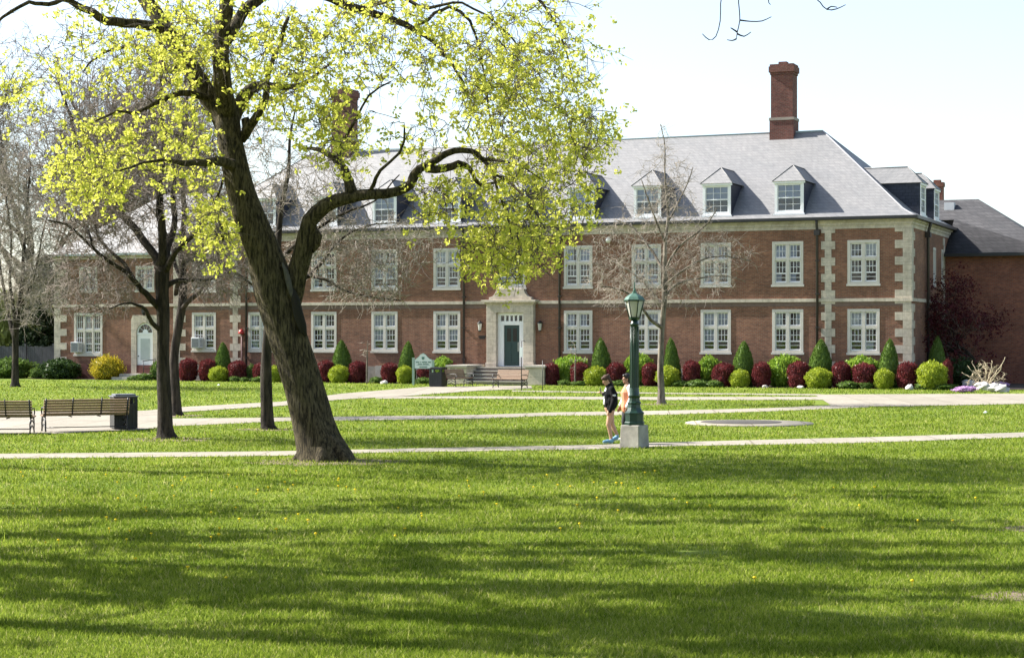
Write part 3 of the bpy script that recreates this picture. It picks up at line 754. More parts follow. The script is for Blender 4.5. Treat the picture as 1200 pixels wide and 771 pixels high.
def bed(name, s0, s1, d0, seed):
    rs = random.Random(seed); n = int((s1 - s0) / .4)
    pts = [Fl(s0 + (s1 - s0) * k / n, d0 + rs.uniform(-.12, .12)) for k in range(n + 1)] + [Fl(s1, -.05), Fl(s0, -.05)]
    sheet(name, pts, M['soil'], .022)
bed('planting_bed', -20.9, -3.4, -2.6, 1); bed('planting_bed', 2.35, 23.2, -2.6, 2); bed('planting_bed', -31, -25.0, -1.6, 3)
sheet('planting_bed', [Fl(SR + .06, -.1), Fl(23.2, -2.4), Fl(26.5, -1.6), Fl(30, .5), Fl(34, 3), Fl(34, 9.9), Fl(SR + .06, 9.9)], M['soil'], .026)

# stone ring in the lawn
def gring(cu, cv):
    x, y, _ = G(cu, cv); e = empty('stone_ring', (x, y, 0)); tag(e, 'low round pale stone ring with an off-centre dark patch in the right lawn', 'stone ring')
    n = 48
    MB().lathe([(1.92, 0), (1.90, .04), (.05, .05)], n).build('rim', M['path'], e)
    MB().lathe([(1.22, .046), (1.2, .058), (.05, .059)], n, -.22, .2).build('dark_patch', plain('dark_patch_grey', (.075, .068, .062), .95, .6, 2.5, .4, 20), e)  # flat dark disc laid off centre on the pale one
gring(878, 496.6)

# ------------------------------------------------------------------ benches, bins, sign, lamp
def bench(loc, rz, label, Lb=2.3, group='slatted benches with iron frames by the paved area', wood='wood'):
    """faces +y before rotation"""
    e = empty('park_bench', loc, rz); tag(e, label, 'bench', group)
    h = Lb / 2
    s = MB()
    for k in range(6): y = .0 + k * .083; s.box(-h, h, y, y + .068, .43 + .004 * abs(k - 2.5), .465 + .004 * abs(k - 2.5))
    s.build('seat', M[wood], e, bevel=.006)
    b = MB()
    for k in range(6):
        z = .50 + k * .073; y = -.03 - k * .026
        Mx = Matrix.Translation((0, y, z)) @ Matrix.Rotation(math.radians(18), 4, 'X'); b.box(-h, h, -.018, .018, -.031, .031, Mx)
    b.build('backrest', M[wood], e, bevel=.006)
    for x in (-h + .06, h - .06):
        f = MB()
        f.tube([(x, .52, 0), (x, .47, .1), (x, .5, .25), (x, .44, .42)], .022, 6); f.tube([(x, -.12, 0), (x, -.06, .1), (x, -.09, .25), (x, -.0, .42)], .022, 6)
        f.tube([(x, .48, .42), (x, .0, .42), (x, -.05, .5), (x, -.21, .92)], .022, 6)
        f.tube([(x, .44, .42), (x, .56, .55), (x, .50, .66), (x, .3, .67), (x, -.1, .64)], .02, 6)
        f.tube([(x, .47, .1), (x, .2, .22), (x, -.07, .12)], .018, 6); f.tube([(x, .48, .25), (x, .2, .36), (x, -.08, .25)], .016, 6)
        f.build('end_frame', M['iron'], e)
    f = MB(); f.tube([(-h + .06, -.06, .13), (h - .06, -.06, .13)], .014, 6)
    for x in (-h / 3, h / 3): f.tube([(x, -.0, .47), (x, -.07, .5), (x, -.235, .94)], .018, 6); f.tube([(x, .45, .415), (x, 0, .415)], .016, 6)
    f.build('brace', M['iron'], e)
    return e
x, y, _ = G(101, 505.5); bench((x, y, 0), math.radians(24), 'brown slatted bench beside the dark litter bin, facing away over the paved area', 2.35)
x, y, _ = G(-8, 508.4); bench((x, y, 0), math.radians(4), 'brown slatted bench cut off by the left edge of the photo', 2.1)
p = G(600, 454.6); bench(p, math.radians(152), 'tan bench with black iron arms in front of the entrance stairs', 1.75, 'benches in front of the entrance')
p = G(535, 453.2); bench(p, math.radians(-125), 'tan bench seen end on beside the left stair wall and the black bin', 1.6, 'benches in front of the entrance')

def litter_bin(loc, rz, label, w, d, h, style):
    e = empty('litter_bin', loc, rz); tag(e, label, 'litter bin')
    b = MB(); t = .03
    zo0, zo1 = h * .76, h * .9
    b.box(-w / 2, w / 2, -d / 2, d / 2, .04, zo0)
    for sx in (-1, 1):
        for sy in (-1, 1): b.box(sx * w / 2 - (.09 if sx > 0 else 0), sx * w / 2 + (.09 if sx < 0 else 0), sy * d / 2 - (.09 if sy > 0 else 0), sy * d / 2 + (.09 if sy < 0 else 0), zo0, zo1)
    b.box(-w / 2, w / 2, -d / 2 - .0, d / 2, zo1, h - .05)
    if style: b.box(-w / 2 + .1, w / 2 - .1, -.03, .03, zo0, zo1)
    for k in range(7):
        x = -w / 2 + w * (k + .5) / 7; b.box(x - .012, x + .012, -d / 2 - .012, -d / 2 - .001, .1, zo0 - .06)
    b.box(-w / 2 + .04, w / 2 - .04, -d / 2 + .04, d / 2 - .04, 0, .04)
    b.build('body', M['bin'], e, bevel=.012)
    b = MB(); b.box(-w / 2 - .03, w / 2 + .03, -d / 2 - .03, d / 2 + .03, h - .05, h - .02); b.box(-w / 2 + .04, w / 2 - .04, -d / 2 + .04, d / 2 - .04, h - .02, h + .03); b.build('lid', M['bintop'] if style else M['bin'], e, bevel=.012)
x, y, _ = G(145, 503.0); litter_bin((x, y, 0), math.radians(24), 'dark square litter bin with grey lid beside the long slatted bench', .66, .6, .97, True)
x, y, _ = G(513, 453.4); litter_bin((x, y, 0), -A, 'black litter bin between the white sign and the entrance stairs', .70, .6, .98, False)

# sign
x, y, _ = G(496, 451.5); e = empty('notice_sign', (x, y, 0), -A * .6); tag(e, 'white board sign with curved top and green lettering left of the entrance stairs', 'sign')
for sx in (-.54, .54):
    b = MB(); b.box(sx - .055, sx + .055, -.055, .055, 0, 1.42 if sx < 0 else 1.30); b.box(sx - .07, sx + .07, -.07, .07, 1.42 if sx < 0 else 1.30, 1.45 if sx < 0 else 1.33); b.build('post', M['signpost'], e)
prof = [(-.48, .88), (.48, .88), (.48, 1.36), (.36, 1.40), (.24, 1.50), (.14, 1.62), (.0, 1.68), (-.14, 1.62), (-.24, 1.50), (-.36, 1.40), (-.48, 1.36)]
b = MB(); b.prism(prof, -.025, .025); bd = b.build('board', M['signwhite'], e)
rim = MB(); rim.tube([(x_, -.028, z_) for x_, z_ in prof] + [(-.48, -.028, .88)], .012, 5); rim.box(-.36, .36, -.032, -.026, 1.05, 1.07)
# a small shield emblem over lettering too small to read
rim.prism([(-.075, 1.50), (-.075, 1.40), (0, 1.33), (.075, 1.40), (.075, 1.50)], -.034, -.026); rim.build('emblem', M['signgreen'], bd)
txt = MB(); rs = random.Random(5)
for z, hw, hh in ((1.22, .40, .045), (1.12, .28, .03), (.96, .2, .035)):
    xx = -hw
    while xx < hw:
        w = rs.uniform(.02, .035)
        if rs.random() > .14: txt.box(xx, xx + w, -.031, -.026, z - hh * rs.choice([.8, 1]), z + hh * rs.choice([.7, 1]))
        xx += w + .012
txt.build('lettering', M['signgreen'], bd)

# thin stakes by the stairs
def stake(u, v, h, label, plate):
    x, y, _ = G(u, v); e = empty('garden_stake', (x, y, 0), -A); tag(e, label, 'stake')
    b = MB(); b.tube([(0, 0, 0), (0, 0, h)], .022, 6)
    if plate: b.tube([(0, 0, h), (.12, 0, h + .02), (.2, 0, h - .03)], .015, 5)
    b.build('rod', M['iron'], e)
    if plate:
        b = MB(); b.box(-.075, .075, -.045, -.025, h - .75, h - .28); b.build('plate', M['signwhite'], e)
stake(611, 458, 2.35, 'tall thin black stake with a white plate standing in front of the green door', True)
stake(636, 458.3, 1.45, 'short thin black stake in the grass before the right stair wall', False)

# street lamp
x, y, _ = G(743.5, 524.5); LY = y
e = empty('street_lamp', (x, y, 0), math.radians(-10)); tag(e, 'dark green cast iron lamp post with glass lantern on a square concrete plinth', 'street lamp')
b = MB(); r = .262; b.add([(-r, -r, 0), (r, -r, 0), (r, r, 0), (-r, r, 0), (-r + .02, -r + .02, .54), (r - .02, -r + .02, .54), (r - .02, r - .02, .54), (-r + .02, r - .02, .54)], [(0, 1, 5, 4), (1, 2, 6, 5), (2, 3, 7, 6), (3, 0, 4, 7), (4, 5, 6, 7), (3, 2, 1, 0)])
b.build('plinth', plain('stained_lamp_plinth', (.40, .375, .33), .9, .5, 2.6, .3, 40), e, bevel=.02).rotation_euler = (0, 0, math.radians(-22))
b = MB(); b.lathe([(.245, .54), (.245, .60), (.225, .62), (.225, .79), (.24, .80), (.24, .83), (.19, .87), (.155, .95), (.15, 1.02), (.165, 1.04), (.165, 1.07), (.135, 1.09), (.13, 1.17), (.145, 1.20)], 8, rot=.39, smooth=False); b.build('base', M['lamp_green'], e)
b = MB(); b.lathe([(.145, 1.20), (.118, 1.25), (.110, 1.40), (.108, 1.42), (.100, 2.2), (.090, 2.88), (.105, 2.89), (.105, 2.93), (.08, 2.95), (.08, 3.0)], 20)
for k in range(12):
    a = 2 * math.pi * k / 12; b.tube([(.108 * math.cos(a), .108 * math.sin(a), 1.42), (.092 * math.cos(a), .092 * math.sin(a), 2.86)], .010, 5)
b.build('post', M['lamp_green'], e)
lan = MB(); lan.lathe([(.07, 3.0), (.13, 3.03), (.14, 3.07), (.11, 3.085)], 6, smooth=False)
for k in range(6):
    a = math.pi / 3 * k; lan.tube([(.125 * math.cos(a), .125 * math.sin(a), 3.07), (.225 * math.cos(a), .225 * math.sin(a), 3.46)], .013, 4)
lan.lathe([(.20, 3.45), (.255, 3.46), (.255, 3.49), (.20, 3.50)], 6, smooth=False)
lo = lan.build('lantern', M['lamp_green'], e)
g = MB(); g.lathe([(.115, 3.085), (.213, 3.455)], 6, smooth=False); g.build('lantern_glass', M['lampglass'], lo)
g = MB(); g.lathe([(.03, 3.09), (.035, 3.16), (.065, 3.20), (.07, 3.32), (.05, 3.40), (.02, 3.42)], 10); g.build('bulb', M['lens'], lo)
b = MB(); b.lathe([(.25, 3.49), (.20, 3.56), (.11, 3.62), (.055, 3.645), (.05, 3.68), (.03, 3.69), (.035, 3.72), (.016, 3.75), (.012, 3.9), (.004, 3.92)], 6, smooth=False); b.build('cap', M['lamp_cap'], e)

# fence left of the wing
fp0 = np.array(FW(-39, 3.2)); fp1 = np.array(FW(-30.4, 3.2)); e = empty('plank_fence', tuple((fp0 + fp1) / 2), -A); tag(e, 'dark grey upright plank fence at the far left of the brick wing', 'fence')
b = MB(); rs = random.Random(3); x = -4.3
while x < 4.25: b.box(x, x + .135, -.012 + rs.uniform(-.004, .004), .012, .05, 1.92 + rs.uniform(-.03, .03)); x += .15
b.build('panel', M['fence'], e)
for x in (-4.3, -2.15, 0, 2.15, 4.28):
    b = MB(); b.box(x - .07, x + .07, -.1, -.03, 0, 2.1); b.build('post', M['fence'], e)
# ------------------------------------------------------------------ leaves and shrubs
def leafquads(C, size, rs, out=None, flat=0.0, aspect=.62, jit=.35):
    """one pointed leaf per centre; out = preferred facing"""
    n = len(C); d = rs.randn(n, 3); d /= np.linalg.norm(d, axis=1, keepdims=True)
    if out is not None:
        d = d * (1 - flat) + out * flat; d /= np.linalg.norm(d, axis=1, keepdims=True) + 1e-9
    t = np.cross(d, rs.randn(n, 3)); t /= np.linalg.norm(t, axis=1, keepdims=True) + 1e-9
    b = np.cross(d, t); s = size * (1 + jit * (rs.rand(n, 1) * 2 - 1))
    V = np.stack([C - t * s, C + b * s * aspect + d * s * .18, C + t * s, C - b * s * aspect + d * s * .18], 1).reshape(-1, 3)
    return V, np.arange(4 * n).reshape(n, 4)
def shrub_mesh(name, mat, shape, n, leaf, seed, lump=.1, spike=0.0, fine=.05):
    rs = np.random.RandomState(seed)
    def prof(h):
        if shape == 'cone': return (1 - h ** 2.1) ** .66 * np.minimum(1, .86 + 1.2 * h)
        if shape == 'column': return np.clip(1 - np.abs(2 * h - .95) ** 4.5, .05, 1) ** .5
        return np.clip(1 - np.abs(2 * h - .92) ** 2.6, .04, 1) ** .5
    ph = rs.rand(8) * 6.28
    def lumps(a, h): return 1 + lump * (np.sin(3 * a + ph[0] + 5 * h) * .5 + np.sin(5 * a + ph[1] - 9 * h) * .4 + np.sin(2 * a + ph[2] + 13 * h) * .4 + np.sin(9 * a + ph[3] + 17 * h) * .3) + fine * (np.sin(14 * a + ph[4] + 6 * np.sin(9 * h)) * np.sin(21 * h + ph[5] + 3 * np.sin(4 * a)))
    # solid heart
    nh, na = 20, 40; hh = np.linspace(0, .985, nh); aa = np.linspace(0, 2 * np.pi, na, endpoint=False)
    H, Aa = np.meshgrid(hh, aa, indexing='ij'); R = prof(H) * lumps(Aa, H) * .88
    V1 = np.stack([R * np.cos(Aa), R * np.sin(Aa), H * .97], -1).reshape(-1, 3)
    idx = np.arange(nh * na).reshape(nh, na); q = np.stack([idx[:-1], np.roll(idx[:-1], -1, 1), np.roll(idx[1:], -1, 1), idx[1:]], -1).reshape(-1, 4)
    # leaves over it
    h = rs.rand(n * 3); keep = rs.rand(n * 3) < (.25 + .75 * prof(h)); h = h[keep][:n]; a = rs.rand(len(h)) * 2 * np.pi
    r = prof(h) * lumps(a, h) * (.88 + .15 * rs.rand(len(h)) + spike * rs.rand(len(h)) ** 3)
    C = np.stack([r * np.cos(a), r * np.sin(a), h + spike * .5 * rs.rand(len(h)) ** 4 * (h > .5)], 1)
    out = np.stack([np.cos(a), np.sin(a), (h - .35) * 1.6], 1); out /= np.linalg.norm(out, axis=1, keepdims=True)
    V2, f2 = leafquads(C, leaf, rs, out, .28)
    return np_mesh(name, np.concatenate([V1, V2]), [q, f2 + len(V1)], mat)
SH = {}
for k, (mat, shape, n, leaf, lump, spike) in {'red': ('leaf_red', 'column', 3000, .055, .09, .12), 'globe': ('leaf_globe', 'globe', 3600, .05, .11, .14), 'cone': ('leaf_cone', 'cone', 4200, .034, .035, .05),
        'green': ('leaf_bright', 'globe', 2600, .07, .15, .14), 'mid': ('leaf_mid', 'globe', 2600, .06, .18, .2), 'dark': ('leaf_dark', 'globe', 2600, .06, .18, .15), 'pale': ('leaf_pale', 'globe', 2200, .065, .2, .25),
        'forsythia': ('forsythia', 'globe', 2600, .05, .15, .3), 'low': ('leaf_mid', 'globe', 900, .09, .2, .2), 'phlox': ('phlox', 'globe', 900, .07, .2, .1)}.items():
    SH[k] = [shrub_mesh({'red': 'red_shrub', 'globe': 'golden_shrub', 'cone': 'conical_yew', 'green': 'green_shrub', 'mid': 'green_shrub', 'dark': 'dark_shrub', 'pale': 'pale_shrub', 'forsythia': 'forsythia_bush', 'low': 'low_plant', 'phlox': 'flower_cushion'}[k], M[mat], shape, n, leaf, 11 * i + len(k), lump, spike) for i in range(3)]
NSH = 0
def shrub(kind, u0, u1, vtop, d, label, cat, group=None, vbase=None, depth=None):
    global NSH
    NSH += 1
    uc = (u0 + u1) / 2; s = S(uc, d); x, y, _ = FW(s, d)
    if vbase is not None and vbase > V0 + 8: x, y, _ = G(uc, vbase)
    w = (u1 - u0) / 2 * y / F_PX * 1.02; h = CAM_H + (V0 - vtop) * y / F_PX
    rv = random.Random(NSH); w *= rv.uniform(.87, 1.06); h *= rv.uniform(.93, 1.04)
    me = SH[kind][NSH % 3]; o = link(me.name.split('.')[0], me, None, (x, y, -.01), NSH * 1.7)
    w *= 1.1 if kind == 'cone' else 1.0; o.scale = (w, depth or w, h); o.rotation_euler = (rv.uniform(-.06, .06), rv.uniform(-.05, .05), NSH * 1.7)
    return tag(o, label, cat, group)
RED, GLO, CON, GRN = 'clipped dark red shrubs along the front bed', 'golden green globe shrubs along the front bed', 'clipped yew cones along the front bed', 'loose bright green shrubs at the hall wall'
D1, D2, D3 = -2.0, -1.35, -.8
ORD = ['first', 'second', 'third', 'fourth', 'fifth', 'sixth', 'seventh', 'eighth', 'ninth', 'tenth', 'eleventh', 'twelfth']
def row(kind, L_, d, text, cat, group):
    """L_: list of (u0, u1, vtop, label)"""
    for u0, u1, vt, lab in L_: shrub(kind, u0, u1, vt, d, lab, cat, group)
row('red', [(209, 231, 421, 'wine red clipped shrub just right of the twin dark trunks, leftmost of its kind'), (234, 252, 422, 'wine red clipped shrub left of the yew cone by the quoined corner'), (268, 289, 422.5, 'wine red globe shrub right of the leftmost yew cone'),
            (297, 316, 424, 'wine red shrub half hidden behind the slim trunk beside the leaning maple'), (373, 391, 422.5, 'wine red shrub emerging from the right edge of the leaning maple trunk'),
            (409, 429, 424, 'square clipped red shrub left of the bare sapling by the hall'), (447, 468, 424, 'square clipped red shrub right of the bare sapling'), (489, 506, 430, 'small red shrub under the white sign board')], D1, '', 'shrub', RED)
row('red', [(517, 538, 424.5, 'flat red shrub behind the black litter bin')], D3, '', 'shrub', RED)
row('red', [(638, 655, 425, 'dark red shrub against the right stair wall'), (669, 690, 424.5, 'dark red shrub behind the thin bare sapling right of the stairs'), (711, 732, 425, 'dark red clipped shrub just left of the lamp post, behind the walkers'),
            (753, 772, 425.5, 'dark red clipped shrub just right of the lamp post'), (800, 821, 423, 'dark red clipped shrub right of the slender bare tree'), (837, 860, 423.5, 'dark red clipped shrub left of the yew cone under the gap after the slender tree'),
            (882, 903, 424, 'dark red clipped shrub left of the large bright green shrub near the downpipe'), (924, 949, 424, 'dark red clipped shrub left of the yew cone at the right downpipe'),
            (975, 997, 424, 'dark red clipped shrub at the cream quoin strip of the right bay'), (1000, 1026, 426, 'dark red clipped shrub below the last ground floor window'), (1053, 1074, 424.5, 'dark red clipped shrub at the right corner of the hall'), (1104, 1117, 422, 'narrow dark red shrub behind the broad yellow green shrub at the hall corner')], D1, '', 'shrub', RED)
row('globe', [(246, 265.5, 428, 'small golden green globe in front of the leftmost yew cone'), (312, 331, 429, 'small golden green globe between the slim trunk and the leaning maple'), (386.5, 409, 428.5, 'golden green globe in front of the yew cone right of the leaning maple'), (465, 485, 429, 'golden green globe left of the white sign')], D1 - .35, '', 'shrub', GLO)
row('globe', [(686, 711, 428, 'golden green globe behind the dark jacketed walker'), (769, 794.5, 429, 'golden green globe behind the slender bare tree'), (855, 879, 431.5, 'golden green globe in front of the yew cone left of the right downpipe'),
              (945, 974, 430, 'golden green globe in front of the yew cone at the right downpipe'), (1025, 1047, 431, 'golden green globe in front of the yew cone at the last window'), (1074, 1111, 421, 'broad yellow green rounded shrub at the right corner of the hall')], D1 - .35, '', 'shrub', GLO)
row('cone', [(250.5, 272.5, 399.5, 'clipped yew cone beside the left quoin strip, leftmost of its kind'), (390, 413.5, 399, 'clipped yew cone right of the leaning maple trunk'), (466, 486, 400, 'clipped yew cone behind the white sign')], D2, '', 'shrub', CON)
row('cone', [(693.5, 717.5, 397.5, 'clipped yew cone directly left of the lamp post'), (778.5, 799, 398.5, 'clipped yew cone right of the slender bare tree trunk'), (857.5, 882.5, 397, 'clipped yew cone between the two windows left of the right downpipe'),
             (946.5, 974, 397, 'clipped yew cone at the foot of the right downpipe'), (1028.5, 1054, 396, 'clipped yew cone at the cream corner quoins right of the last window')], D2, '', 'shrub', CON)
shrub('cone', 1086, 1108, 396.5, 1.5, 'shaded dark yew cone beside the end wall, rightmost of its kind', 'shrub', CON)
row('green', [(507, 531, 417, 'bright green loose shrub behind the sign left of the stairs'), (651, 689, 414.5, 'tall bright green shrub right of the entrance stairs'), (728, 768, 415.5, 'bright green shrub behind the lamp post'), (818, 846, 417, 'bright green shrub right of the slender bare tree between red ones'),
              (900, 942, 415.5, 'large bright green shrub below the window left of the right downpipe'), (990, 1029, 417, 'bright green shrub below the last ground floor window')], D3 - .1, '', 'shrub', GRN)
shrub('mid', -14, 38, 419, 0, 'loose green bush at the far left edge before the plank fence', 'bush', None, 443)
shrub('dark', 50, 92, 419, -.9, 'dark green rounded bush at the left quoin of the brick wing', 'bush')
shrub('forsythia', 107, 144, 416.5, -1.0, 'golden yellow flowering forsythia between the wide window and the arched door', 'bush')
shrub('mid', 178, 197, 421, -.9, 'small green bush right of the arched white door', 'bush')
shrub('mid', 36, 54, 430, -.9, 'small pale green bush between the fence and the dark bush', 'bush')
shrub('dark', 1108, 1146, 417, 3.2, 'dark green bush in shade under the purple maple', 'bush')
shrub('mid', 289, 301, 428, -1.6, 'small olive bush left of the slim trunk by the downpipe', 'bush')
# low plants at the front of the beds
lows = [(269, 281, 440), (281, 292, 442), (296, 312, 441), (487, 506, 442), (434, 447, 441), (654, 668, 445), (668, 690, 446), (718, 736, 445), (786, 806, 445), (806, 830, 444), (828, 848, 445), (982, 1006, 446), (1006, 1022, 447), (1072, 1096, 449), (1092, 1120, 450), (160, 178, 437), (150, 164, 440)]
for u0, u1, vt in lows: shrub('low', u0, u1, vt, -2.45 if u0 > 200 else -1.6, 'low green plant hugging the front edge of the shrub bed', 'plant', 'low green plants edging the shrub beds')
for u0, u1, vt, vb, lab in ((1117, 1144, 452, 459.5, 'lilac flower cushion left of the white rocks'), (1158, 1182, 447, 454, 'lilac flower cushion behind the right white rock')): shrub('phlox', u0, u1, vt, 0, lab, 'flowers', 'lilac flower cushions among the rocks', vbase=vb)
def rock(u, v, w, h, seed, lab):
    rs = np.random.RandomState(seed); m = MB(); x, y, _ = G(u, v); k = y / F_PX
    m.ell((0, 0, h * k * .35), (w * k / 2, w * k * .4, h * k * .65), 14, 9)
    V = np.array(m.v); d = V - [0, 0, h * k * .35]; ph = rs.rand(6) * 6
    f = 1 + .16 * np.sin(d[:, 0] / k * .35 + ph[0]) * np.cos(d[:, 1] / k * .4 + ph[1]) + .12 * np.sin(d[:, 2] / k * .7 + ph[2] + d[:, 0] / k * .5) + .08 * rs.randn(len(V))
    m.v = [tuple(p) for p in (d * f[:, None] + [0, 0, h * k * .35])]; m.sm = [False] * len(m.f)
    o = m.build('garden_rock', M['rock'], None, (x, y, 0), seed); tag(o, lab, 'rock', 'pale rocks in the right bed')
rock(1136, 454, 20, 9, 1, 'pale rock at the left of the rock group by the blond shrub'); rock(1153, 457, 22, 9, 2, 'pale rock in the middle of the group beneath the blond shrub'); rock(1170, 459.5, 24, 10, 3, 'largest pale rock at the front right of the group'); rock(1066, 457, 11, 6, 4, 'small pale stone at the foot of the corner shrubs'); rock(1118, 450.5, 10, 6, 5, 'small shaded grey stone left of the rock group')
rock(450, 449.8, 9, 4, 6, 'small pale stone under the square red shrub by the sapling'); rock(897, 454.5, 9, 3.5, 7, 'small flat stone under the red shrub near the right downpipe'); rock(938, 455.2, 10, 3.5, 8, 'small flat stone left of the golden globe at the right downpipe')

# ------------------------------------------------------------------ trees
def spline(pts, rad, step):
    """Catmull-Rom through pts, radii interpolated"""
    p = np.array(pts, float); r = np.array(rad, float); q = np.vstack([2 * p[0] - p[1], p, 2 * p[-1] - p[-2]]); out = []; ro = []
    for i in range(len(p) - 1):
        a, b, c, d = q[i], q[i + 1], q[i + 2], q[i + 3]; n = max(2, int(np.linalg.norm(c - b) / step))
        for k in range(n):
            t = k / n; out.append(.5 * ((2 * b) + (-a + c) * t + (2 * a - 5 * b + 4 * c - d) * t * t + (-a + 3 * b - 3 * c + d) * t ** 3)); ro.append(r[i] + (r[i + 1] - r[i]) * t)
    out.append(p[-1]); ro.append(r[-1]); return np.array(out), np.array(ro)
class Tree:
    def __init__(s, seed): s.limbs = []; s.tw = []; s.tips = []; s.rs = np.random.RandomState(seed); s.np_ = []; s.nd = []; s.nr = []
    def nodes(s, p, r, skip=0):
        d = np.gradient(p, axis=0); d /= np.linalg.norm(d, axis=1, keepdims=True) + 1e-9
        s.np_.append(p[skip:]); s.nd.append(d[skip:]); s.nr.append(r[skip:])
    def limb(s, pts, rad, step=.3, skip=0, wob=0.0):
        p, r = spline(pts, rad, step)
        if wob: p[1:-1] += np.cumsum(s.rs.randn(len(p) - 2, 3), 0) * wob * .3 + s.rs.randn(len(p) - 2, 3) * wob * .4
        s.limbs.append((p, r)); s.nodes(p, r, skip); return p
    def colonize(s, T, rmax=.03, rfac=.55, sag=0.0, n=6, curve=.45, wob=.04, up=0.0, k_end=.006, grow=.008):
        NP = np.concatenate(s.np_); ND = np.concatenate(s.nd); NR = np.concatenate(s.nr)
        cap = len(NP) + len(T) * n + 10; B = np.zeros((cap, 3)); D = np.zeros((cap, 3)); R = np.zeros(cap); m = len(NP); B[:m] = NP; D[:m] = ND; R[:m] = NR
        d0 = np.array([np.min(np.sum((NP - t) ** 2, 1)) for t in T])
        for i in np.argsort(d0):
            t = T[i]; dv = t - B[:m]; ds = np.linalg.norm(dv, axis=1) + 1e-6
            cosang = np.sum(dv * D[:m], 1) / ds
            j = int(np.argmin(ds * (1.35 - .45 * cosang))); dist = ds[j]
            a = B[j]; c = a + D[j] * dist * curve * .7 + np.array([0, 0, 1]) * dist * (up)
            u = np.linspace(0, 1, n)[:, None]; p = (1 - u) ** 2 * a + 2 * u * (1 - u) * c + u ** 2 * t
            p[1:-1] += s.rs.randn(n - 2, 3) * wob * dist ** .7; p[:, 2] -= sag * dist * np.sin(np.pi * u[:, 0])
            r0 = min(R[j] * rfac, k_end + grow * dist, rmax); r = np.linspace(max(r0, k_end * 1.2), k_end, n)
            s.tw.append((p, r)); s.tips.append((t, p[-1] - p[-2]))
            B[m:m + n - 1] = p[1:]; dd = np.gradient(p, axis=0)[1:]; D[m:m + n - 1] = dd / (np.linalg.norm(dd, axis=1, keepdims=True) + 1e-9); R[m:m + n - 1] = r[1:]; m += n - 1
    def spray(s, k, ln, r=.004, spread=.9, droop=0.0):
        """fine twigs at every tip"""
        new = []
        for t, d in s.tips:
            d = d / (np.linalg.norm(d) + 1e-9)
            for _ in range(k):
                e = d + s.rs.randn(3) * spread; e /= np.linalg.norm(e) + 1e-9; l = ln * s.rs.uniform(.5, 1.2); b = t - d * s.rs.uniform(0, .5) * ln
                m1 = b + e * l * .5 + s.rs.randn(3) * l * .07; p = np.array([b, m1, b + e * l + s.rs.randn(3) * l * .1 - np.array([0, 0, droop * l])])
                s.tw.append((p, np.array([r, r * .8, r * .5]))); new.append((p[-1], p[-1] - m1))
        return new
    def grow(s, p, d, L_, r, lvl, prm):
        """branching habit for trees seen whole"""
        rs = s.rs; n = 7 if lvl < 2 else 5; pts = [np.array(p, float)]; d = np.array(d, float) / np.linalg.norm(d)
        for k in range(n - 1):
            d = d + rs.randn(3) * prm['wig'] + np.array([0, 0, prm['up'][min(lvl, len(prm['up']) - 1)]]); d /= np.linalg.norm(d); pts.append(pts[-1] + d * L_ / (n - 1))
        pts = np.array(pts); rad = np.linspace(r, r * (.5 if lvl < prm['max'] else .4), n)
        (s.limbs if lvl <= prm.get('trunk_lvl', 1) else s.tw).append((pts, rad))
        if lvl >= prm['max']: s.tips.append((pts[-1], pts[-1] - pts[-2])); return
        nc = prm['n'][lvl]; f0 = prm['f0'][lvl]
        for i in range(nc):
            f = f0 + (1 - f0) * (i + rs.rand()) / nc; x = f * (n - 1); j = min(int(x), n - 2); b = pts[j] + (pts[j + 1] - pts[j]) * (x - j); dd = pts[j + 1] - pts[j]; dd /= np.linalg.norm(dd)
            q = np.cross(dd, rs.randn(3)); q /= np.linalg.norm(q) + 1e-9; an = math.radians(rs.uniform(*prm['ang'][lvl])); cd = dd * math.cos(an) + q * math.sin(an)
            s.grow(b, cd, L_ * rs.uniform(*prm['len'][lvl]) * (1.15 - .45 * (f - f0)), min(rad[j] * .75, r * prm['rad']), lvl + 1, prm)
        if lvl > 0: s.grow(pts[-1], pts[-1] - pts[-2], L_ * .55, rad[-1], lvl + 1, prm)
    def build(s, name, base, label, bark, twig, group=None, rough=.10, sides=12, tsides=3, leaf=None, cat='tree', flare=None):
        e = empty(name, tuple(base)); tag(e, label, cat, group); b = np.array(base, float)
        big = [(p - b, r) for p, r in s.limbs]; V, F = tubes(big, sides, cap=True, rough=rough, seed=3)
        link('trunk', np_mesh('trunk', V, F, M[bark], True), e)
        if s.tw:
            V, F = tubes([(p - b, r) for p, r in s.tw], tsides); link('crown', np_mesh('crown', V, F, M[twig], True), e)
        if leaf:
            C, size, mat = leaf; V, f = leafquads(C - b, size, s.rs); link('foliage', np_mesh('foliage', V, [f], M[mat]), e)
        return e
def clumps(tips, k, spread, per, csp, rs):
    """leaf centres: k clumps round each tip, per leaves in a clump"""
    T = np.array([t for t, _ in tips]); C = np.repeat(T, k, 0) + rs.randn(len(T) * k, 3) * spread; return np.repeat(C, per, 0) + rs.randn(len(C) * per, 3) * csp
def flare_rad(p, r, h, k): return r * (1 + k * np.exp(-np.maximum(p[:, 2], 0) / h))

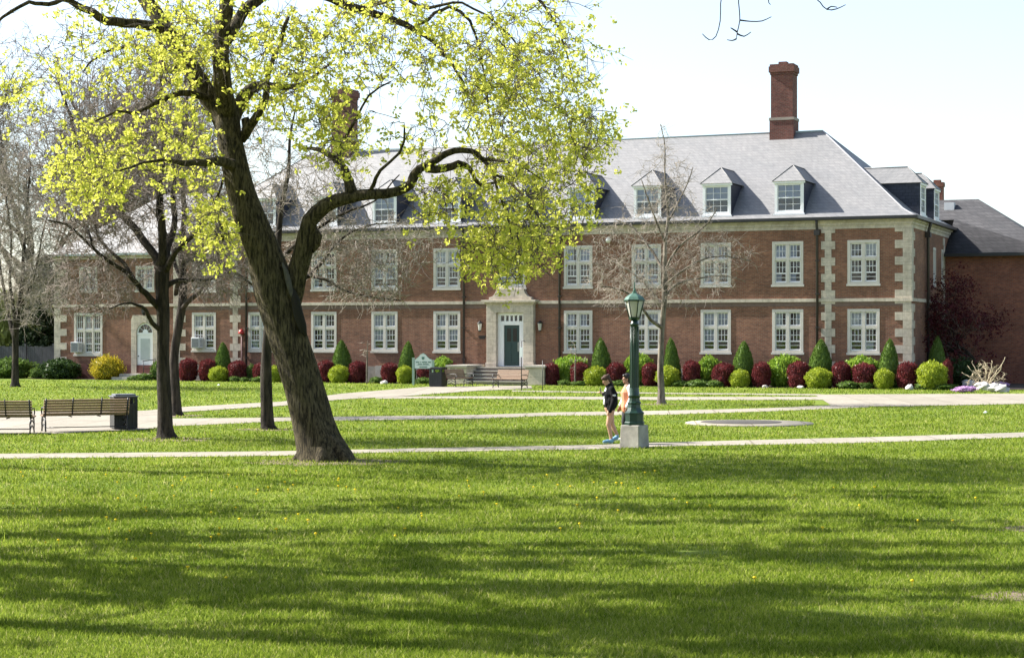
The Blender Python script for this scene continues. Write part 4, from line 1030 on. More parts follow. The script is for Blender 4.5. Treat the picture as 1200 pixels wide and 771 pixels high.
# --- the leaning maple in front
YM = 41.2
def mp(u, v, dy=0.0): return np.array(P(u, v, YM + dy))
T = Tree(1)
gy = F_PX * CAM_H / (540 - V0) + .0
def mlimb(L_, skip=0, step=.22, wob=.03):
    """L_: (u, v, width px, depth offset)"""
    pts = [mp(u, v, dy) for u, v, w, dy in L_]; rad = [w / 2 * (YM + dy) / F_PX for u, v, w, dy in L_]
    return T.limb(pts, rad, step, skip, wob)
b0 = np.array(G(379, 541)); YM = b0[1] + .5
tr = mlimb([(381, 562, 84, 0), (380, 549, 80, 0), (379, 538, 66, 0), (374, 520, 52, 0), (366, 495, 46, 0), (353, 445, 44, 0), (337, 392, 45, 0), (322, 340, 49, 0), (309, 298, 42, -.1), (295, 262, 38, -.2), (283, 225, 33, -.2), (275, 190, 30, -.2), (269, 160, 28, -.1), (266, 135, 29, 0)], skip=14, wob=0)
mlimb([(334, 372, 24, -.05), (344, 338, 25.6, -.15), (350, 312, 24, -.2), (356, 285, 23.2, -.3), (363, 258, 19.2, -.4), (380, 240, 16.8, -.5), (405, 231, 14.4, -.6), (436, 227, 12.8, -.7), (464, 224, 11.2, -.8), (482, 215, 11.2, -.9), (485, 205, 11.2, -.9), (493, 198, 9.6, -1), (505, 192, 8, -1), (519, 184, 8, -1.1), (533, 178, 7.2, -1.2), (553, 178, 6.4, -1.3), (567, 187, 4.8, -1.3), (585, 190, 3.2, -1.5), (612, 196, 2, -1.8), (640, 214, 1.4, -2)], skip=8, wob=.02)
mlimb([(499, 198, 9, -1), (519, 197, 9, -.9), (536, 192, 8, -.7), (549, 198, 6, -.5), (557, 211, 5, -.3), (566, 220, 4, 0), (582, 215, 3, .4), (604, 219, 2, .8), (622, 240, 1.5, 1)])
mlimb([(566, 188, 5, -1.3), (576, 202, 4, -1.2), (583, 226, 3, -1), (592, 250, 2.4, -.9), (600, 282, 2, -.8), (604, 305, 1.5, -.8)])
mlimb([(578, 204, 3.5, -1.2), (598, 215, 3, -1.6), (616, 235, 2.5, -2), (634, 262, 1.8, -2.4)])
mlimb([(413, 230, 15, -.6), (408, 212, 12, -.5), (403, 199, 10, -.4), (389, 182, 8, -.2), (372, 172, 5, .4), (352, 175, 3, 1)])
mlimb([(395, 190, 5, -.2), (402, 165, 4, -.6), (418, 140, 3, -1), (432, 112, 2.4, -1.4), (458, 96, 1.8, -1.6)])
mlimb([(432, 227, 5, -.7), (446, 200, 4, -1.1), (468, 178, 3, -1.4), (474, 150, 2.2, -1.7)])
# left leader and its boughs
mlimb([(267, 150, 28, 0), (254, 125, 24, .1), (238, 104, 22, .2), (222, 78, 20, .3), (206, 52, 19, .5), (188, 26, 18, .7), (166, -4, 16, .9), (140, -50, 12, 1.2), (105, -110, 8, 1.6), (70, -170, 4, 2)], skip=2)
mlimb([(200, 42, 13, .5), (186, 32, 12, .3), (168, 30, 11, 0), (146, 27, 11, -.3), (124, 25, 11, -.5), (106, 15, 9, -.7), (90, 6, 8, -.9), (74, -4, 7, -1.1), (50, -20, 5, -1.4), (10, -30, 3, -1.8)])
mlimb([(80, -3, 6, -1.0), (64, 4, 5.5, -1.4), (48, 7, 5, -1.6), (34, 5, 4.5, -1.8), (12, 16, 4, -2), (-8, 28, 3, -2.2), (-30, 60, 2, -2.4)])
mlimb([(268, 140, 26, 0), (262, 110, 22, -.3), (259, 70, 19, -.6), (262, 30, 17, -.8), (268, -10, 15, -1), (262, -60, 12, -1.3), (280, -120, 8, -1.6), (270, -180, 4, -1.8)], skip=3)
mlimb([(270, 140, 20, .1), (281, 122, 16, .3), (291, 105, 13, .5), (309, 99, 10, .8), (330, 101, 8, 1.1), (351, 99, 6, 1.4), (372, 84, 4, 1.7), (392, 70, 2.5, 2)])
mlimb([(287, 158, 12, -.2), (300, 140, 10, -.5), (312, 118, 8, -.9), (316, 84, 6, -1.3), (330, 52, 5, -1.6), (338, 20, 4, -1.8)])
mlimb([(265, 48, 14, -.7), (288, 10, 13, -.3), (330, -16, 12, 0), (372, -10, 11, .1), (402, 3, 10, .1), (430, 12, 9, .1), (458, 20, 7.5, 0), (485, 34, 6, -.2), (512, 57, 4, -.4), (530, 82, 3, -.6), (546, 110, 2, -.8)])
mlimb([(424, 11, 6, .1), (444, 4, 5, -.4), (468, -2, 4.5, -.8), (500, 10, 4, -1), (530, 6, 3, -1.2), (566, 18, 2.5, -1.4), (604, 50, 2, -1.6)])
mlimb([(484, 34, 4, -.2), (508, 18, 4, .4), (526, 9, 4, .7), (548, 26, 3.4, 1), (560, 56, 2.8, 1.2), (565, 98, 2.4, 1.2), (570, 140, 2, 1), (572, 170, 1.5, .8)])
mlimb([(350, -14, 9, 0), (410, -50, 8, .6), (480, -62, 7, 1), (550, -50, 5, 1.2), (610, -20, 4, 1), (650, 20, 3, .7), (668, 62, 2.2, .4), (676, 105, 1.5, .2)])
mlimb([(250, 118, 9, .2), (236, 112, 8, -.2), (213, 109, 7, -.5), (192, 116, 6, -.8), (174, 125, 5, -1), (155, 131, 4, -1.3), (136, 128, 3, -1.6), (112, 142, 2.2, -2)])
mlimb([(216, 68, 8, .3), (200, 86, 7, .8), (184, 74, 5.5, 1.3), (160, 58, 4.5, 1.8), (130, 62, 3, 2.2), (98, 84, 2, 2.6)])
mlimb([(278, 196, 14, -.2), (262, 190, 12, -.9), (246, 189, 10, -1.5), (230, 192, 8, -2), (214, 191, 7, -2.4), (196, 186, 4, -2.7), (170, 190, 3, -3), (140, 200, 2, -3.2)])
mlimb([(255, -60, 10, -1.3), (320, -120, 8, -2), (400, -150, 6, -2.6), (500, -160, 4, -3)]); mlimb([(265, -30, 9, -1), (210, -80, 7, -2), (160, -140, 5, -2.6)])
# twig targets by crown region: centre px, radius px, weight
REG = [(625, 185, 84, 125, 330), (592, 292, 62, 38, 150), (648, 55, 62, 78, 80), (560, 75, 80, 76, 150), (440, 45, 90, 60, 115), (335, 85, 66, 80, 130), (240, 55, 80, 76, 170), (140, 55, 85, 70, 80), (112, 180, 66, 50, 70), (105, 218, 52, 28, 58), (208, 165, 64, 56, 75), (252, 258, 30, 34, 50), (258, 290, 14, 28, 16), (392, 150, 48, 50, 66), (520, 235, 40, 34, 42), (10, 120, 22, 52, 14), (690, 155, 32, 34, 34), (40, 90, 40, 60, 16), (500, 150, 50, 40, 22), (330, -110, 300, 90, 170), (560, -60, 110, 50, 60)]
tg = []
for cu, cv, ru, rv, w in REG:
    for _ in range(w):
        a = T.rs.randn(3); a *= min(1, T.rs.rand() ** .33 / np.linalg.norm(a) * 1.0) / 1.0; a /= max(1, np.linalg.norm(a)); dy = T.rs.uniform(-3.4, 3.4) * math.sqrt(max(.05, 1 - a[0] ** 2 * .6))
        tg.append(mp(cu + a[0] * ru, cv + a[1] * rv, dy))
T.colonize(np.array(tg), rmax=.05, sag=-.05, up=.05, wob=.05, n=6, k_end=.007, grow=.007)
T.spray(3, .5, .006, .8)
LM = clumps(T.tips, 4, .22, 10, .046, T.rs)
# a little more on some tips than on others
keep = np.repeat(T.rs.rand(len(T.tips) * 4) < .64, 10)
for i, (p, r) in enumerate(T.limbs[:1]): T.limbs[i] = (p, r)
mtree = T.build('maple_tree', tuple(b0), 'large leaning maple with mossy trunk and fresh yellow green leaves', 'bark_maple', 'twig_dark', None, .05, 26, 4, (LM[keep], .045, 'leaf_maple'))
# root buttresses
rb_ = MB(); rs = random.Random(8)
for a in (-42, 80, 195, 250):
    a = math.radians(a + rs.uniform(-12, 12)); l = rs.uniform(.75, .95); c, s2 = math.cos(a), math.sin(a)
    rb_.tube([(-.2 + .12 * c, .5 + .12 * s2, .75), (.02 + .34 * c, .5 + .36 * s2, .26), (.05 + .62 * c, .5 + .62 * s2, .04), (l * c, .5 + l * s2, -.16)], [.10, .16, .12, .05], 8)
rb_.build('root', M['bark_maple'], mtree)
# old wound on the trunk
sc_ = MB()
def wound(L_, dyo):
    pts = [tuple(mp(u, v, dyo - k) - b0) for u, v, w, k in L_]; sc_.tube(pts, [w / 2 * YM / F_PX for u, v, w, k in L_], 10)
wound([(331, 308, 2, .40), (335, 318, 6, .40), (338, 330, 7, .41), (341, 342, 6, .41), (344, 352, 3, .39)], 0); sc_.build('pale_scar', plain('grey_bare_wood', (.085, .08, .075), .9, .5, 9, .3, 40), mtree)
sc_ = MB(); wound([(343, 338, 4, .36), (346, 350, 10, .40), (349, 366, 12, .41), (354, 382, 11, .38), (358, 394, 4, .34)], 0); sc_.build('hollow_shade', plain('hollow_shade_dark', (.014, .012, .01), .95, .3, 6), mtree)  # near-black strip on the trunk stands in for shade inside a hollow
for dyo, L_ in ((0, [(287, 139, 9, .18), (290, 148, 13, .2), (288, 158, 11, .2), (284, 166, 7, .15)]), (0, [(258, 262, 4, .28), (257, 268, 10, .3), (259, 275, 9, .3), (262, 281, 3, .28)]), (-.2, [(368, 268, 7, .1), (372, 277, 12, .12), (371, 287, 9, .1), (366, 296, 4, .1)])):
    sc_ = MB(); wound(L_, dyo); sc_.build('burl', M['bark_maple'], mtree)
# --- leafless trees with limbs read from the photo
def ptree(name, seed, base_uv, limbs, regs, label, bark, twig, group=None, depth=2.5, spray=(3, .5, .007, .9), kw={}, rough=.08, sides=10, leaf=None, root=1.5, tips_leaf=None):
    T = Tree(seed); b = np.array(G(*base_uv)); Y = b[1]
    for i, L_ in enumerate(limbs):
        pts = [np.array(P(u, v, Y + dy)) for u, v, w, dy in L_]; rad = [w * .45 * Y / F_PX for u, v, w, dy in L_]
        T.limb(pts, rad, .22, 6 if i == 0 else 3, .02 if i else 0.0)
    tg = []
    for cu, cv, ru, rv, w in regs:
        for _ in range(int(w * 1.2)):
            a = T.rs.randn(3); a *= T.rs.rand() ** .4 / np.linalg.norm(a); tg.append(P(cu + a[0] * ru, cv + a[1] * rv, Y + a[2] * depth))
    T.colonize(np.array(tg), **{**dict(rmax=.035, sag=-.03, up=.05, wob=.07, n=6, k_end=.0085, grow=.006), **kw})
    T.spray(*spray)
    lf = None
    if tips_leaf: lf = (clumps(T.tips, tips_leaf[0], .25, tips_leaf[1], .06, T.rs), tips_leaf[2], tips_leaf[3])
    e = T.build(name, tuple(b), label, bark, twig, group, rough, sides, 3, lf)
    return e, T
BG = 'leafless trees on the left lawn'
ptree('bare_tree', 21, (195, 514), [
    [(196, 518, 38, 0), (195, 510, 26, 0), (194, 500, 20, 0), (193, 470, 18, 0), (191, 420, 17, 0), (191, 370, 17, 0), (190, 335, 17, 0), (190, 312, 18, 0)],
    [(190, 316, 14, 0), (181, 300, 11, .1), (168, 281, 10, .3), (152, 262, 9, .5), (138, 245, 8, .7), (122, 212, 7, 1), (106, 192, 6, 1.2), (92, 172, 5, 1.5), (84, 140, 4, 1.7), (72, 108, 3, 1.8), (66, 82, 2, 1.9)],
    [(190, 318, 13, 0), (191, 285, 11, -.2), (187, 250, 10, -.3), (187, 215, 8, -.4), (192, 170, 6.5, -.5), (188, 120, 5, -.6), (190, 70, 3.5, -.7), (186, 30, 2, -.8)],
    [(191, 312, 12, 0), (198, 288, 10, .4), (205, 262, 8, .8), (203, 225, 7, 1.1), (210, 180, 5, 1.3), (218, 130, 4, 1.4), (214, 80, 2.5, 1.5)],
    [(193, 320, 9, 0), (205, 295, 7, -.5), (222, 278, 6, -1), (238, 262, 5, -1.4), (252, 232, 3.5, -1.7), (262, 205, 2.5, -1.9)],
    [(188, 362, 10, 0), (178, 350, 8, -.2), (166, 338, 7.5, -.4), (158, 328, 7, -.6), (148, 318, 6, -.8), (130, 306, 5, -1), (116, 296, 4.5, -1.1), (104, 285, 4, -1.2), (92, 274, 3.4, -1.3), (78, 262, 2.8, -1.4), (56, 258, 2, -1.5)],
    [(158, 330, 5, -.6), (146, 308, 4.5, -.3), (128, 292, 4, 0), (116, 280, 3.4, .2), (112, 262, 2.6, .4), (98, 250, 2, .6)],
    [(108, 288, 4, -1.2), (103, 270, 3.2, -1), (90, 258, 2.6, -.8), (76, 244, 2, -.6)],
    [(187, 386, 7, 0), (178, 378, 6, -.4), (170, 364, 5, -.7), (160, 358, 3.5, -1), (146, 356, 2.2, -1.3), (128, 362, 1.5, -1.5)],
    [(196, 334, 8, .1), (208, 329, 6, .5), (224, 328, 5, .9), (242, 329, 4.5, 1.2), (258, 324, 3.6, 1.4), (272, 319, 3, 1.6), (292, 331, 2, 1.8), (306, 340, 1.5, 2)]],
    [(130, 200, 75, 100, 380), (95, 260, 60, 60, 260), (200, 130, 70, 110, 300), (240, 240, 50, 70, 170), (110, 335, 60, 40, 190), (255, 320, 45, 40, 120), (60, 150, 50, 80, 100)],
    'dark bare tree with low spreading limbs, nearest of the twin trunks right of the bin', 'bark_dark', 'twig_grey', BG, 2.6, (3, .55, .007, .9), root=2)
ptree('bare_tree', 22, (207, 487), [
    [(208, 490, 24, 0), (207, 482, 15, 0), (206, 460, 12, 0), (204, 425, 12, 0), (206, 400, 12, 0), (211, 372, 11, 0), (214, 352, 11, 0), (214, 318, 9, 0), (212, 290, 8, .2), (216, 250, 7, .4), (212, 200, 5, .7), (220, 150, 3.4, 1), (216, 110, 2, 1.2)],
    [(213, 362, 7, 0), (222, 352, 6, -.5), (232, 344, 5, -.8), (240, 333, 4, -1.1), (252, 318, 3, -1.4), (262, 300, 2, -1.6)],
    [(206, 345, 6, -.2), (208, 331, 6, -.6), (220, 328, 5.5, -1), (240, 328, 5, -1.3), (256, 324, 4, -1.6), (272, 318, 3.4, -1.8), (284, 326, 2.6, -2), (298, 336, 2, -2.2), (316, 342, 1.4, -2.4)],
    [(213, 312, 6, 0), (220, 306, 5.4, .5), (230, 304, 5, .9), (242, 309, 4.4, 1.2), (260, 314, 3.4, 1.5), (276, 312, 2.4, 1.8), (300, 300, 1.6, 2)],
    [(214, 330, 6, 0), (206, 312, 5, .4), (202, 290, 4, .7), (190, 262, 3, 1), (170, 238, 2, 1.3)]],
    [(235, 230, 60, 90, 240), (250, 320, 50, 40, 110), (170, 270, 40, 60, 80), (290, 270, 40, 50, 90)],
    'dark bare tree just behind the nearer twin trunk, right of the bin', 'bark_dark', 'twig_grey', BG, 2.8, (4, .6, .008, .9))
ptree('bare_tree', 23, (313, 503), [
    [(315, 506, 30, 0), (314, 498, 19, 0), (313, 480, 16, 0), (312, 440, 14.5, 0), (313, 400, 13.5, 0), (316, 370, 12.5, 0), (318, 340, 12, 0), (322, 310, 11, .1), (326, 280, 9, .2), (330, 240, 7, .3), (338, 200, 5, .4), (340, 160, 3.4, .5), (348, 120, 2, .6)],
    [(318, 345, 9, 0), (340, 330, 7, .4), (362, 322, 6, .8), (378, 306, 5, 1.1), (391, 288, 4, 1.3), (410, 272, 3, 1.5), (440, 262, 2, 1.6), (470, 262, 1.5, 1.7)],
    [(360, 323, 5, .8), (384, 328, 4, .5), (400, 338, 3, .2), (420, 345, 2.4, 0), (446, 350, 1.8, -.2), (470, 352, 1.2, -.3)],
    [(322, 312, 7, .1), (346, 288, 5.5, -.4), (372, 268, 4.4, -.8), (404, 250, 3.4, -1.1), (440, 236, 2.4, -1.3), (468, 205, 1.6, -1.4)],
    [(326, 285, 6, .2), (306, 260, 5, .5), (290, 230, 4, .8), (280, 195, 3, 1), (276, 160, 2, 1.2)]],
    [(400, 290, 80, 46, 240), (430, 335, 60, 30, 110), (380, 220, 70, 50, 170), (310, 190, 50, 60, 120), (470, 290, 60, 40, 110)],
    'slim bare tree whose crown hangs over the brick wall right of the leaning maple', 'bark_dark', 'twig_pale', BG, 2.6, (3, .55, .007, .9))
ptree('bare_tree', 24, (18, 453.5), [
    [(18, 456, 18, 0), (18, 448, 10, 0), (18, 430, 8.5, 0), (18, 405, 8.5, 0), (18, 388, 9, 0), (22, 360, 6, 0), (26, 330, 5, .2), (28, 290, 4, .3), (32, 240, 3, .4), (36, 190, 2, .5)],
    [(17, 395, 6, 0), (10, 370, 5, .4), (4, 340, 4, .7), (-2, 300, 3, 1), (-8, 250, 2, 1.2)], [(18, 400, 5, 0), (16, 365, 4.4, -.6), (12, 330, 3.6, -1), (14, 280, 2.6, -1.4), (8, 230, 1.8, -1.7)], [(22, 362, 4, 0), (34, 340, 3.4, -.5), (44, 310, 2.6, -1), (52, 270, 2, -1.3), (62, 240, 1.4, -1.5)]],
    [(25, 270, 55, 95, 420), (40, 340, 50, 45, 160), (5, 200, 50, 80, 160)], 'pale twiggy bare tree in front of the plank fence at the far left', 'bark_dark', 'twig_pale', BG, 4.5, (5, .9, .011, .9), kw=dict(k_end=.012, grow=.007))
rt, RT = ptree('bare_tree', 25, (775, 473.5), [
    [(775, 476, 19, 0), (775, 470, 11, 0), (775, 455, 8.5, 0), (774, 430, 7.5, 0), (775, 400, 7.2, 0), (777, 370, 7, 0), (779, 340, 6.8, 0), (779, 310, 6, 0), (780, 280, 5, 0), (783, 255, 4, 0), (781, 230, 3, .1), (779, 200, 2, .1), (779, 170, 1.4, .2), (774, 146, .9, .2)],
    [(776, 384, 5, 0), (768, 379, 4.4, -.3), (758, 368, 3.8, -.6), (748, 355, 3, -.8), (738, 345, 2.3, -1), (722, 338, 1.7, -1.2), (704, 336, 1.2, -1.4)],
    [(778, 350, 4, 0), (786, 338, 3.4, .3), (800, 330, 2.8, .6), (820, 326, 2, .9), (848, 322, 1.4, 1.1), (874, 330, .9, 1.2)],
    [(779, 320, 4, 0), (768, 300, 3.4, .5), (756, 284, 2.6, .8), (742, 266, 2, 1), (722, 258, 1.4, 1.2)],
    [(779, 318, 4, 0), (790, 296, 3.2, -.4), (806, 280, 2.4, -.7), (826, 266, 1.8, -.9), (840, 246, 1.2, -1)],
    [(780, 285, 3.2, 0), (770, 262, 2.6, -.4), (762, 240, 2, -.7), (752, 212, 1.3, -.9)], [(782, 262, 3, 0), (792, 244, 2.3, .4), (804, 222, 1.7, .7), (812, 196, 1.1, .9)],
    [(777, 358, 3.6, 0), (764, 342, 3, .6), (748, 326, 2.4, 1), (730, 314, 1.8, 1.2), (706, 300, 1.2, 1.4)], [(778, 334, 3.4, 0), (796, 320, 2.8, -.5), (818, 306, 2.2, -.8), (846, 300, 1.5, -1), (880, 306, .9, -1.1)]],
    [(740, 330, 60, 36, 190), (830, 305, 62, 40, 210), (780, 260, 62, 50, 220), (780, 210, 36, 40, 80), (720, 290, 40, 40, 90), (778, 170, 12, 30, 14), (770, 345, 70, 24, 90)],
    'slender pale bare tree right of the lamp post with a wide twiggy crown', 'bark_pale', 'twig_pale', None, 2.4, (3, .5, .0055, .9), kw=dict(k_end=.007, grow=.004, curve=.6, up=.08), rough=.06)
# saplings, the purple maple and the blond shrub
def sapling(u, v, top, label, seed):
    Tr = Tree(seed); b = np.array(G(u, v)); k = b[1] / F_PX; h = (v - top) * k
    Tr.limb([b, b + [0, 0, h * .4], b + [.02, 0, h * .7], b + [.05, 0, h]], [.05, .042, .03, .015], .12, 3)
    a = Tr.rs.randn(16, 3) * [.33, .3, .3]; Tr.colonize(b + [0, 0, h * .78] + a, rmax=.022, up=.1, k_end=.010, grow=.008, n=5)
    Tr.spray(2, .22, .009, .7); return Tr.build('sapling', tuple(b), label, 'bark_pale', 'twig_pale', 'young bare saplings near the hall', sides=8)
sapling(430, 449.5, 399, 'small bare sapling with pink twigs between two square red shrubs', 31); sapling(674, 452, 409, 'thin bare sapling in front of the red shrub right of the stairs', 32)
def ftree(name, seed, base, L_, r, prm, label, bark, twig, group=None, leaf=None, cat='tree', d0=(0, 0, 1), spray=None, clip=None):
    Tr = Tree(seed); Tr.grow(base, d0, L_, r, 0, prm)
    if clip:
        ok = lambda p: clip(p[-1]) and clip(p[0]); Tr.tw = [q for q in Tr.tw if ok(q[0])]; Tr.limbs = [q for i, q in enumerate(Tr.limbs) if i == 0 or ok(q[0])]; Tr.tips = [q for q in Tr.tips if clip(q[0])]
    if spray: Tr.spray(*spray)
    lf = None
    if leaf: lf = (clumps(Tr.tips, leaf[0], leaf[1], leaf[2], leaf[3], Tr.rs), leaf[4], leaf[5])
    return Tr.build(name, tuple(base), label, bark, twig, group, .08, 9, 3, lf, cat)
PA = dict(wig=.10, up=[.02, .06, .05, .03], n=[7, 5, 5, 4], f0=[.32, .25, .2, .2], ang=[(35, 60), (30, 60), (30, 65), (30, 70)], len=[(.5, .75), (.45, .7), (.45, .7), (.5, .8)], rad=.55, max=4, trunk_lvl=1)
# purple maple in front of the right wing
s_ = S(1152, 6.8); b = FW(s_, 6.8)
PM = dict(wig=.16, up=[.0, .05, .0, .0], n=[6, 5, 5, 4], f0=[.1, .2, .2, .2], ang=[(35, 65), (30, 65), (30, 70), (30, 70)], len=[(.8, 1.15), (.5, .75), (.5, .7), (.5, .7)], rad=.6, max=4, trunk_lvl=1)
ftree('purple_maple', 41, b, 3.0, .11, PM, 'dark purple leaved maple in the shade against the orange brick wing', 'bark_dark', 'twig_dark', None, (4, .24, 5, .08, .06, 'leaf_redtree'), 'tree', (-.12, 0, 1))
# second, sparse reddish branch reaching in at the right edge
p0 = np.array(G(1156, 456.5)); Tr = Tree(42); k = p0[1] / F_PX
for du, dv, dy in ((-22, -28, 0), (-14, -34, .4), (-4, -30, -.4), (8, -34, .3), (16, -30, -.3), (22, -38, 0), (-26, -20, .5), (27, -18, .4), (2, -24, .6)):
    Tr.limb([p0 + [0, 0, -.02], p0 + [du * k * .35, dy * .4, -dv * k * .4], p0 + [du * k * .8, dy * .8, -dv * k * .75], p0 + [du * k, dy, -dv * k]], [.032, .026, .018, .010], .12, 2, .05)
a = Tr.rs.randn(190, 3); a *= (Tr.rs.rand(190, 1) ** .4) / np.linalg.norm(a, axis=1, keepdims=True); a[:, 2] = np.abs(a[:, 2])
Tr.colonize(p0 + a * [25 * k, .8, 32 * k] + [0, 0, .15], rmax=.018, k_end=.010, grow=.007, n=5); Tr.spray(2, .16, .009, .8)
Tr.build('blond_shrub', tuple(p0), 'blond leafless twiggy shrub rising from the white rocks at the right', 'twig_blond', 'twig_blond', None, .05, 6, 3, None, 'shrub')

# --- trees behind the hall and at the far left
BB = 'tall leafless trees behind the left end of the hall'
PB = dict(wig=.09, up=[.02, .08, .06, .04], n=[8, 6, 5, 4], f0=[.3, .2, .2, .2], ang=[(25, 50), (25, 55), (30, 60), (30, 65)], len=[(.5, .75), (.45, .7), (.45, .65), (.5, .8)], rad=.5, max=4, trunk_lvl=1)
for i, (u, Y, L_, lab) in enumerate(((-25, 122, 13.5, 'tall leafless tree at the far left edge behind the fence'), (48, 130, 13.5, 'tall leafless tree rising behind the left quoin of the brick wing'), (112, 134, 14.0, 'tall leafless tree rising behind the wide three-light window'), (178, 140, 12.5, 'tall leafless tree rising behind the arched white door'), (262, 142, 10.5, 'tall leafless tree behind the hall roof left of the leaning maple'))):
    ftree('bare_tree', 50 + i, ((u - U0) / F_PX * Y, Y, 0), L_, .34, PB, lab, 'bark_dark', 'twig_grey', BB, spray=(3, 1.0, .017, .7))
def conifer(u, Y, top, w, label, seed):
    rs = np.random.RandomState(seed); x = (u - U0) / F_PX * Y; h = CAM_H + (V0 - top) * Y / F_PX; e = empty('evergreen_tree', (x, Y, 0)); tag(e, label, 'tree', 'dark evergreens behind the fence')
    m = MB(); m.tube([(0, 0, 0), (.05, 0, h * .5), (0, 0, h * .97)], [.22, .15, .03], 8); m.build('trunk', M['bark_dark'], e)
    C = []; 
    for _ in range(240):
        z = h * (.12 + .86 * rs.rand() ** 1.1); a = rs.rand() * 6.28; r = w * (1.02 - z / h) * rs.uniform(.7, 1.25) + .15; n = 30
        t = rs.rand(n) ** .6; C.append(np.stack([t * r * np.cos(a), t * r * np.sin(a), z - t * r * .25 + 0 * t], 1) + rs.randn(n, 3) * [.1, .1, .07] * (1 + t[:, None]))
    V, f = leafquads(np.concatenate(C), .13, rs); link('crown', np_mesh('crown', V, [f], M['leaf_ever']), e)
conifer(36, 121, 322, 1.5, 'dark evergreen behind the fence left of the brick wing, nearer the photo edge', 61); conifer(53, 119, 300, 1.5, 'dark evergreen behind the fence right beside the brick wing', 62)
def far_bush(u, Y, w, h, label, seed, kind='pale', grp='pale spring bushes beyond the fence'):
    me = SH[kind][seed % 3]; o = link('spring_bush', me, None, ((u - U0) / F_PX * Y, Y, 0), seed); o.scale = (w, w, h); tag(o, label, 'bush', grp)
far_bush(8, 126, 2.6, 5.2, 'pale yellow green tall bush beyond the fence at the left edge', 71); far_bush(-22, 128, 3, 5, 'pale yellow green bush beyond the fence mostly outside the left edge', 72); far_bush(62, 131, 2.6, 4.6, 'pale yellow green bush between the evergreens and the brick wing', 73); far_bush(34, 140, 4, 4.0, 'mid green broad bush far behind the evergreens', 75, 'mid')
# distant wood on the horizon
rs = np.random.RandomState(9); C = []
for k in range(420):
    x = rs.uniform(-260, 330); y = rs.uniform(300, 360); h = rs.uniform(5, 11) ; n = 26; C.append(np.stack([x + rs.randn(n) * 3, y + rs.randn(n) * 3, h * rs.rand(n) ** .7], 1))
V, f = leafquads(np.concatenate(C), 1.0, rs); o = link('distant_wood', np_mesh('distant_wood', V, [f], M['twig_grey'])); tag(o, kind='stuff')

# --- trees standing beside the camera, off frame: they throw the shade on the near lawn
SG = 'half leafed trees beside the near lawn'
in_view = lambda p, m=.4: p[1] > 2 and abs(p[0]) < .2791 * p[1] + m and p[2] < CAM_H + .1823 * p[1] + m
LT = [(-13.2, 24.0), (-18.5, 31.5), (-10.0, 18.5), (-16.5, 38.5), (-9.0, 13.5)]
LTL = ['half leafed tree just left of the view over the near lawn', 'half leafed tree farther left beyond the near lawn', 'half leafed tree left of the photographer', 'half leafed tree left of the near path', 'half leafed tree beside and behind the photographer']
SUN_S = 1 / (math.tan(math.radians(41)) * math.hypot(1, .32))          # sideways run of a shadow per metre of height
SPOT = [(60, 603), (150, 606), (250, 600), (40, 628), (200, 631), (330, 624), (410, 600), (520, 588), (600, 585), (700, 592), (640, 622), (760, 612), (820, 598), (900, 584), (560, 640), (480, 646), (60, 672), (20, 668), (130, 679), (210, 684), (290, 692), (380, 694), (480, 690), (560, 700), (650, 690), (740, 700), (820, 690), (900, 697), (200, 706), (330, 714), (450, 720), (540, 726), (610, 716), (690, 727), (800, 736), (930, 742), (1050, 735), (1130, 702), (1050, 690), (960, 662), (880, 650), (780, 656), (700, 650), (1080, 655), (1150, 640), (1100, 612), (1000, 622), (950, 605), (1050, 584), (1150, 592), (850, 640), (1180, 668), (990, 700), (1160, 735), (860, 715), (560, 668), (640, 662), (430, 660), (100, 645), (700, 748), (1010, 760), (870, 762), (480, 742), (1120, 765), (130, 700), (300, 674)]
rs = np.random.RandomState(4); CL = [[] for _ in LT]
SPOT = SPOT + [(u + rs.uniform(-70, 70), v + rs.uniform(-9, 9)) for u, v in SPOT[::3]]
SPOT = [q for q in SPOT if not (300 < q[0] < 1000 and 645 < q[1] < 735 and rs.rand() < .45) and not (q[1] > 735 and q[0] < 700)]
for u, v in SPOT:
    gx, gy, _ = G(u, v)
    for zc in (rs.uniform(6, 9), rs.uniform(8, 12), rs.uniform(10, 14), 15, 17):
        c = np.array([gx - zc * SUN_S, gy + .32 * zc * SUN_S, zc])
        if not in_view(c, 1.6): break
    j = int(np.argmin([math.hypot(c[0] - x, c[1] - y) for x, y in LT])); CL[j].append(c)
